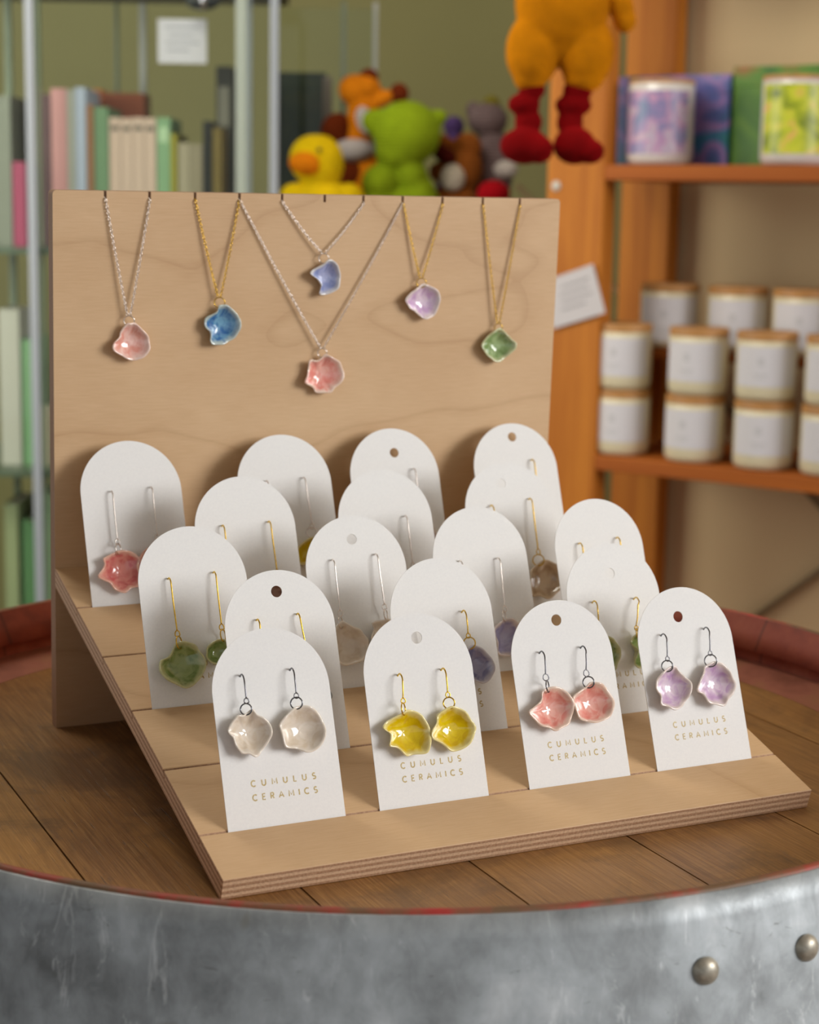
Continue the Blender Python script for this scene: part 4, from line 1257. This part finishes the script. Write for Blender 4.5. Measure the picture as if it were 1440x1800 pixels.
blobs('bib', knit('white_plush', (206, 196, 196), 1, 60), gir, [(P(620, 268, -24 * K), rr(36, 24, 20)), (P(640, 218, -30 * K), rr(16, 14, 26), -20)], 3, 3)
K = TD / F_PX
P = mk(705, 430)
grn = toy('plush_creature', 705, 430, TD, 'lime green plush creature with wide head and floppy ears')
LG = knit('lime_plush', (142, 166, 28), 1, 60)
blobs('body', LG, grn, [(P(712, 238), rr(60, 50, 56)), (P(700, 270), rr(44, 40, 34)), (P(664, 222), rr(32, 20, 24), 20), (P(762, 212), rr(22, 16, 15), -20), (P(668, 325), rr(34, 36, 34)), (P(668, 370), rr(32, 36, 50)),
                        (P(722, 310), rr(28, 32, 36), -25), (P(742, 350), rr(28, 32, 50), -20), (P(704, 380), rr(50, 40, 50))], 3, 5)
K = (TD + 60) / F_PX
P = mk(800, 430)
bear = toy('plush_bear', 800, 430, TD + 60, 'brown plush bear with a cream belly beside the green toy')
TB_ = knit('tan_bear_plush', (146, 82, 30), 1, 60)
blobs('body', TB_, bear, [(P(812, 300), rr(34, 34, 42)), (P(818, 262), rr(26, 26, 26)), (P(775, 305), rr(24, 26, 20)), (P(800, 380), rr(46, 40, 60)), (P(775, 258), rr(18, 20, 18))], 3, 4)
blobs('belly_patch', knit('cream_plush', (212, 202, 182), 1, 60), bear, [(P(793, 315, -30 * K), rr(22, 14, 24))])
blobs('scarf', knit('maroon_plush', (84, 26, 18), 1, 60), bear, [(P(778, 276, -16 * K), rr(28, 20, 14), 30)])
K = (TD + 110) / F_PX
P = mk(850, 430)
cat = toy('plush_cat', 850, 430, TD + 110, 'grey and mauve plush toy behind the brown bear, under the hanging doll')
blobs('body', knit('grey_mauve_plush', (122, 104, 104), 1, 60), cat, [(P(852, 215), rr(36, 32, 30)), (P(862, 300), rr(38, 34, 70)), (P(850, 390), rr(44, 34, 50))], 3, 4)
blobs('ear', knit('olive_plush', (128, 118, 40), 1, 60), cat, [(P(858, 188), rr(15, 12, 14))])
blobs('ear', knit('grey_mauve_plush', (122, 104, 104), 1, 60), cat, [(P(826, 200), rr(12, 12, 16))])
blobs('muzzle', knit('pale_plush', (206, 198, 190), 1, 60), cat, [(P(882, 300, -24 * K), rr(24, 16, 16))])
K = (TD + 150) / F_PX
P = mk(795, 430)
vio = toy('plush_bunny', 795, 430, TD + 150, 'small violet plush toy peeking up between the green and grey toys')
blobs('body', knit('violet_plush', (92, 70, 124), 1, 60), vio, [(P(794, 226), rr(19, 18, 18)), (P(794, 330), rr(30, 30, 100))], 3, 3)
K = (TD - 20) / F_PX
P = mk(868, 430)
red = toy('plush_ball', 868, 430, TD - 20, 'dark red plush toy just above the board edge below the doll')
blobs('body', knit('crimson_plush', (160, 10, 22), 1, 60), red, [(P(866, 342), rr(30, 28, 24)), (P(868, 395), rr(40, 32, 38))], 3, 3)

# ------------------------------------------------------------------ glass display cabinet on the left
GD = 2600.0
def cab(u, dz=0.0, d=GD):
    return at(u, 400, d)
def glass(name, tint, fres=0.10):
    t = NT(name)
    for n_ in list(t.t.nodes):
        if n_ != t.out:
            t.t.nodes.remove(n_)
    tr = t.n('ShaderNodeBsdfTransparent')
    tr.inputs[0].default_value = tint
    gl = t.n('ShaderNodeBsdfGlossy')
    gl.inputs['Roughness'].default_value = 0.02
    lw = t.n('ShaderNodeLayerWeight')
    lw.inputs[0].default_value = 0.25
    mx = t.n('ShaderNodeMixShader')
    t.l(t.math('ADD', t.math('MULTIPLY', lw.outputs['Fresnel'], 0.12), fres * 0.2), mx.inputs[0])
    t.l(tr.outputs[0], mx.inputs[1])
    t.l(gl.outputs[0], mx.inputs[2])
    t.l(mx.outputs[0], t.out.inputs['Surface'])
    return t.m
GLASS = glass('greenish_cabinet_glass', (0.94, 0.97, 0.94, 1))
ALU = simple('aluminium_profile', (148, 154, 160), 0.45, 0.25)
PALE = simple('pale_profile', (176, 176, 172), 0.5, 0.1)
GEDGE = simple('green_glass_edge', (112, 124, 104), 0.3, 0.0)
GF = frame(RH, FH)
C0 = at(250, 400, GD)
cabinet = empty('display_cabinet', (C0.x, C0.y, FLOOR), GF)
tag(cabinet, 'tall glass display cabinet with aluminium posts and green-tinted panes holding books', 'display cabinet')
KG = GD / F_PX
def cx_(u, y=0.0):
    return (at(u, 400, GD + y) - C0).dot(RH)
def zz(v, d=GD):
    return at(250, v, d).z - FLOOR
def post(u, wpx, y, m, name='post'):
    x = cx_(u, y)
    return MB().box(x - wpx * KG / 2, x + wpx * KG / 2, y, y + 14, 0, 1500).build(name, m, cabinet, False, 1.0)
post(57, 15, 0, ALU)
post(72, 5, 40, GEDGE)
post(424, 19, 10, PALE)
post(437, 9, 60, ALU)
post(481, 14, -10, ALU)
post(253, 12, 322, PALE)
post(208, 6, 322, GEDGE)
post(20, 12, 200, GEDGE)
post(655, 9, 330, PALE)
post(600, 8, 320, GEDGE)
for (u0, u1, y) in ((57, 424, 6), (424, 481, 6), (-120, 57, 6)):
    MB().box(cx_(u0, y), cx_(u1, y), y, y + 4, 60, 1490).build('glass_pane', GLASS, cabinet)
MB().box(cx_(481, 326), cx_(655, 326), 326, 330, 60, 1490).build('glass_pane', GLASS, cabinet)
ZS = zz(436)
SHELFG = simple('cabinet_shelf', (88, 100, 84), 0.35)
for z in (ZS - 12, ZS - 12 - 330, ZS - 12 - 660, ZS - 12 + 480):
    MB().box(cx_(-120), cx_(476), 20, 318, z, z + 9).build('shelf', SHELFG, cabinet)
MB().box(cx_(-120), cx_(480), 16, 322, zz(-28), zz(-28) + 60).build('top_rail', simple('dark_rail', (84, 76, 52), 0.6), cabinet)
BACKP = simple('cabinet_back_panel', (120, 128, 104), 0.6)

# books in the cabinet
PB = {}
def book(u0, u1, vtop, rgb, label, y=90, depth=130, z0=None, group='books in the glass cabinet', band=None):
    d = GD + y
    k = d / F_PX
    x0, x1 = ((at(u, 400, d) - C0).dot(RH) for u in (u0, u1))
    zt = at((u0 + u1) / 2, vtop, d).z
    zb = (ZS + FLOOR - 3) if z0 is None else z0
    root = empty('book', (C0 + RH * ((x0 + x1) / 2) + FH * y).to_tuple()[:2] + (zb,), GF)
    tag(root, label, 'book', group)
    hw, h = (x1 - x0) / 2, zt - zb
    cm = simple('cover_%d_%d_%d' % rgb, rgb, 0.55)
    mb = MB()
    mb.box(-hw, hw, 0, 2, 0, h)
    mb.box(-hw, -hw + 1.5, 2, depth, 0, h)
    mb.box(hw - 1.5, hw, 2, depth, 0, h)
    mb.build('cover', cm, root, False, 0.4)
    MB().box(-hw + 1.6, hw - 1.6, 2.1, depth - 3, 3, h - 3).build('pages', simple('book_pages', (206, 198, 178), 0.8), root)
    if band:
        MB().box(-hw * 0.7, hw * 0.7, -0.4, 0.1, h - band[0] - band[1], h - band[0]).build('spine_print', simple('spine_ink_%d_%d_%d' % band[2], band[2], 0.6), root)
book(69, 92, 168, (96, 66, 72), 'dull plum book spine beside the pink books in the cabinet')
book(93, 120, 158, (206, 148, 150), 'tall dusty pink book, first of the tall pastel pair')
book(121, 134, 160, (168, 166, 158), 'thin pale grey book between the pink and the blue one')
book(135, 153, 156, (176, 184, 208), 'tall pale blue book right of the dusty pink one')
book(155, 166, 186, (150, 104, 70), 'narrow brown book right of the pale blue one')
book(160, 181, 160, (220, 122, 24), 'book with bright orange top corner in the row behind', y=235, depth=70)
book(182, 255, 166, (150, 74, 38), 'wide rust brown book standing in the row behind', y=235, depth=70)
book(168, 192, 190, (104, 134, 100), 'green book left of the pale matching set')
for i in range(4):
    book(194 + i * 20.5, 213.5 + i * 20.5, 208 + (i % 2), (196, 168, 154), 'pale taupe volume of a matching set of four, ' + ['leftmost', 'second', 'third', 'rightmost'][i], band=(12, 7, (96, 88, 78)))
book(277, 300, 208, (124, 158, 120), 'mint green book right of the pale matching set', band=(14, 22, (170, 196, 160)))
book(301, 311, 236, (150, 140, 30), 'thin olive yellow book beside the mint one')
book(314, 334, 252, (162, 150, 128), 'short beige book, left of two')
book(335, 356, 254, (150, 138, 116), 'short beige book, right of two')
book(357, 372, 214, (22, 22, 18), 'black book beside the short beige ones')
book(374, 390, 226, (118, 98, 42), 'olive brown book standing left of the black binder', y=60, depth=80)
book(380, 407, 120, (44, 42, 34), 'tall dark binder beside the pale post', y=150, depth=160, band=(30, 60, (120, 116, 104)))
book(-8, 22, 170, (128, 130, 120), 'whitish book at the left photo edge', y=60)
book(24, 46, 285, (160, 62, 96), 'short magenta book near the left post', y=60)
book(-30, -9, 290, (180, 60, 104), 'magenta book cut off at the left photo edge', y=60)
Z2 = ZS + FLOOR - 12 - 330 + 9
book(-6, 30, 545, (184, 180, 172), 'white folder on the lower cabinet shelf', y=80, z0=Z2, group='things on the lower cabinet shelf')
book(34, 52, 600, (120, 160, 118), 'green folder on the lower cabinet shelf', y=80, z0=Z2, group='things on the lower cabinet shelf')
book(58, 84, 720, (168, 148, 132), 'low beige folder on the lower cabinet shelf', y=80, z0=Z2, group='things on the lower cabinet shelf')
book(86, 120, 640, (100, 128, 92), 'dark green folder on the lower cabinet shelf beside the board', y=80, z0=Z2, group='things on the lower cabinet shelf')
tb = [at(0, 770, GD + 90), 0]
Z3 = ZS + FLOOR - 12 - 660 + 9
book(-4, 20, 900, (150, 158, 120), 'pale green folder on the bottom cabinet shelf', y=80, z0=Z3, group='things on the bottom cabinet shelf')
book(28, 56, 930, (90, 132, 88), 'green folder on the bottom cabinet shelf', y=80, z0=Z3, group='things on the bottom cabinet shelf')
book(60, 90, 880, (126, 150, 118), 'mint folder on the bottom cabinet shelf beside the board', y=80, z0=Z3, group='things on the bottom cabinet shelf')

# dark framed picture, notice, clip lamp
pr_ = empty('picture_frame', at(530, 345, 2960), GF)
tag(pr_, 'dark green framed picture leaning behind the glass, left of the toys', 'picture')
k = 2960 / F_PX
MB().box(-44 * k, 42 * k, 0, 14, -10 * k, 212 * k).build('frame', simple('dark_frame', (48, 56, 42), 0.5), pr_, False, 1)
MB().box(-34 * k, 32 * k, -1.5, 0.2, 0, 200 * k).build('picture_print', mottled('dark_green_print', [(0.3, srgb(46, 54, 40)), (0.5, srgb(66, 72, 46)), (0.7, srgb(100, 84, 44))], 14), pr_)
lean = empty('folded_card', at(570, 345, 2900), GF)
tag(lean, 'narrow pale grey card standing between the dark picture and the giraffe', 'card')
k = 2900 / F_PX
MB().box(-4 * k, 12 * k, 0, 10, -20 * k, 205 * k).build('card_sheet', simple('pale_grey_card', (128, 122, 112), 0.6), lean)
ns = empty('paper_notice', at(320, 72, GD + 8), GF)
tag(ns, 'white paper notice taped inside the cabinet glass, top left', 'notice')
k = (GD + 8) / F_PX
MB().box(-43 * k, 43 * k, 4, 5, -38 * k, 38 * k).build('paper_sheet', simple('notice_paper', (198, 192, 204), 0.7), ns)
nl = MB()
for i, (x0, x1) in enumerate(((-30, 28), (-24, 20), (-30, 30), (-28, 12))):
    nl.box(x0 * k, x1 * k, 3.6, 4, (22 - i * 13) * k, (25 - i * 13) * k)
nl.build('print', simple('notice_ink', (150, 144, 160), 0.7), ns)
cl = empty('clip_lamp', at(356, 0, GD - 30), GF)
tag(cl, 'black clip lamp with a chrome centre at the top of the cabinet', 'lamp')
k = (GD - 30) / F_PX
MB().sphere((0, 0, 0), (32 * k, 20 * k, 18 * k), 24, 14).build('lamp_head', simple('black_plastic', (18, 18, 18), 0.4), cl, True)
mb = MB()
mb.tube([(4 * k, -22 * k, -16 * k), (4 * k, -22 * k, 20 * k)], 6 * k, 12)
mb.build('chrome_clip', simple('chrome', (200, 204, 210), 0.15, 1.0), cl, True)
MB().box(-6 * k, 6 * k, -6, 30, 0, 200).build('lamp_arm', simple('black_plastic', (18, 18, 18), 0.4), cl)
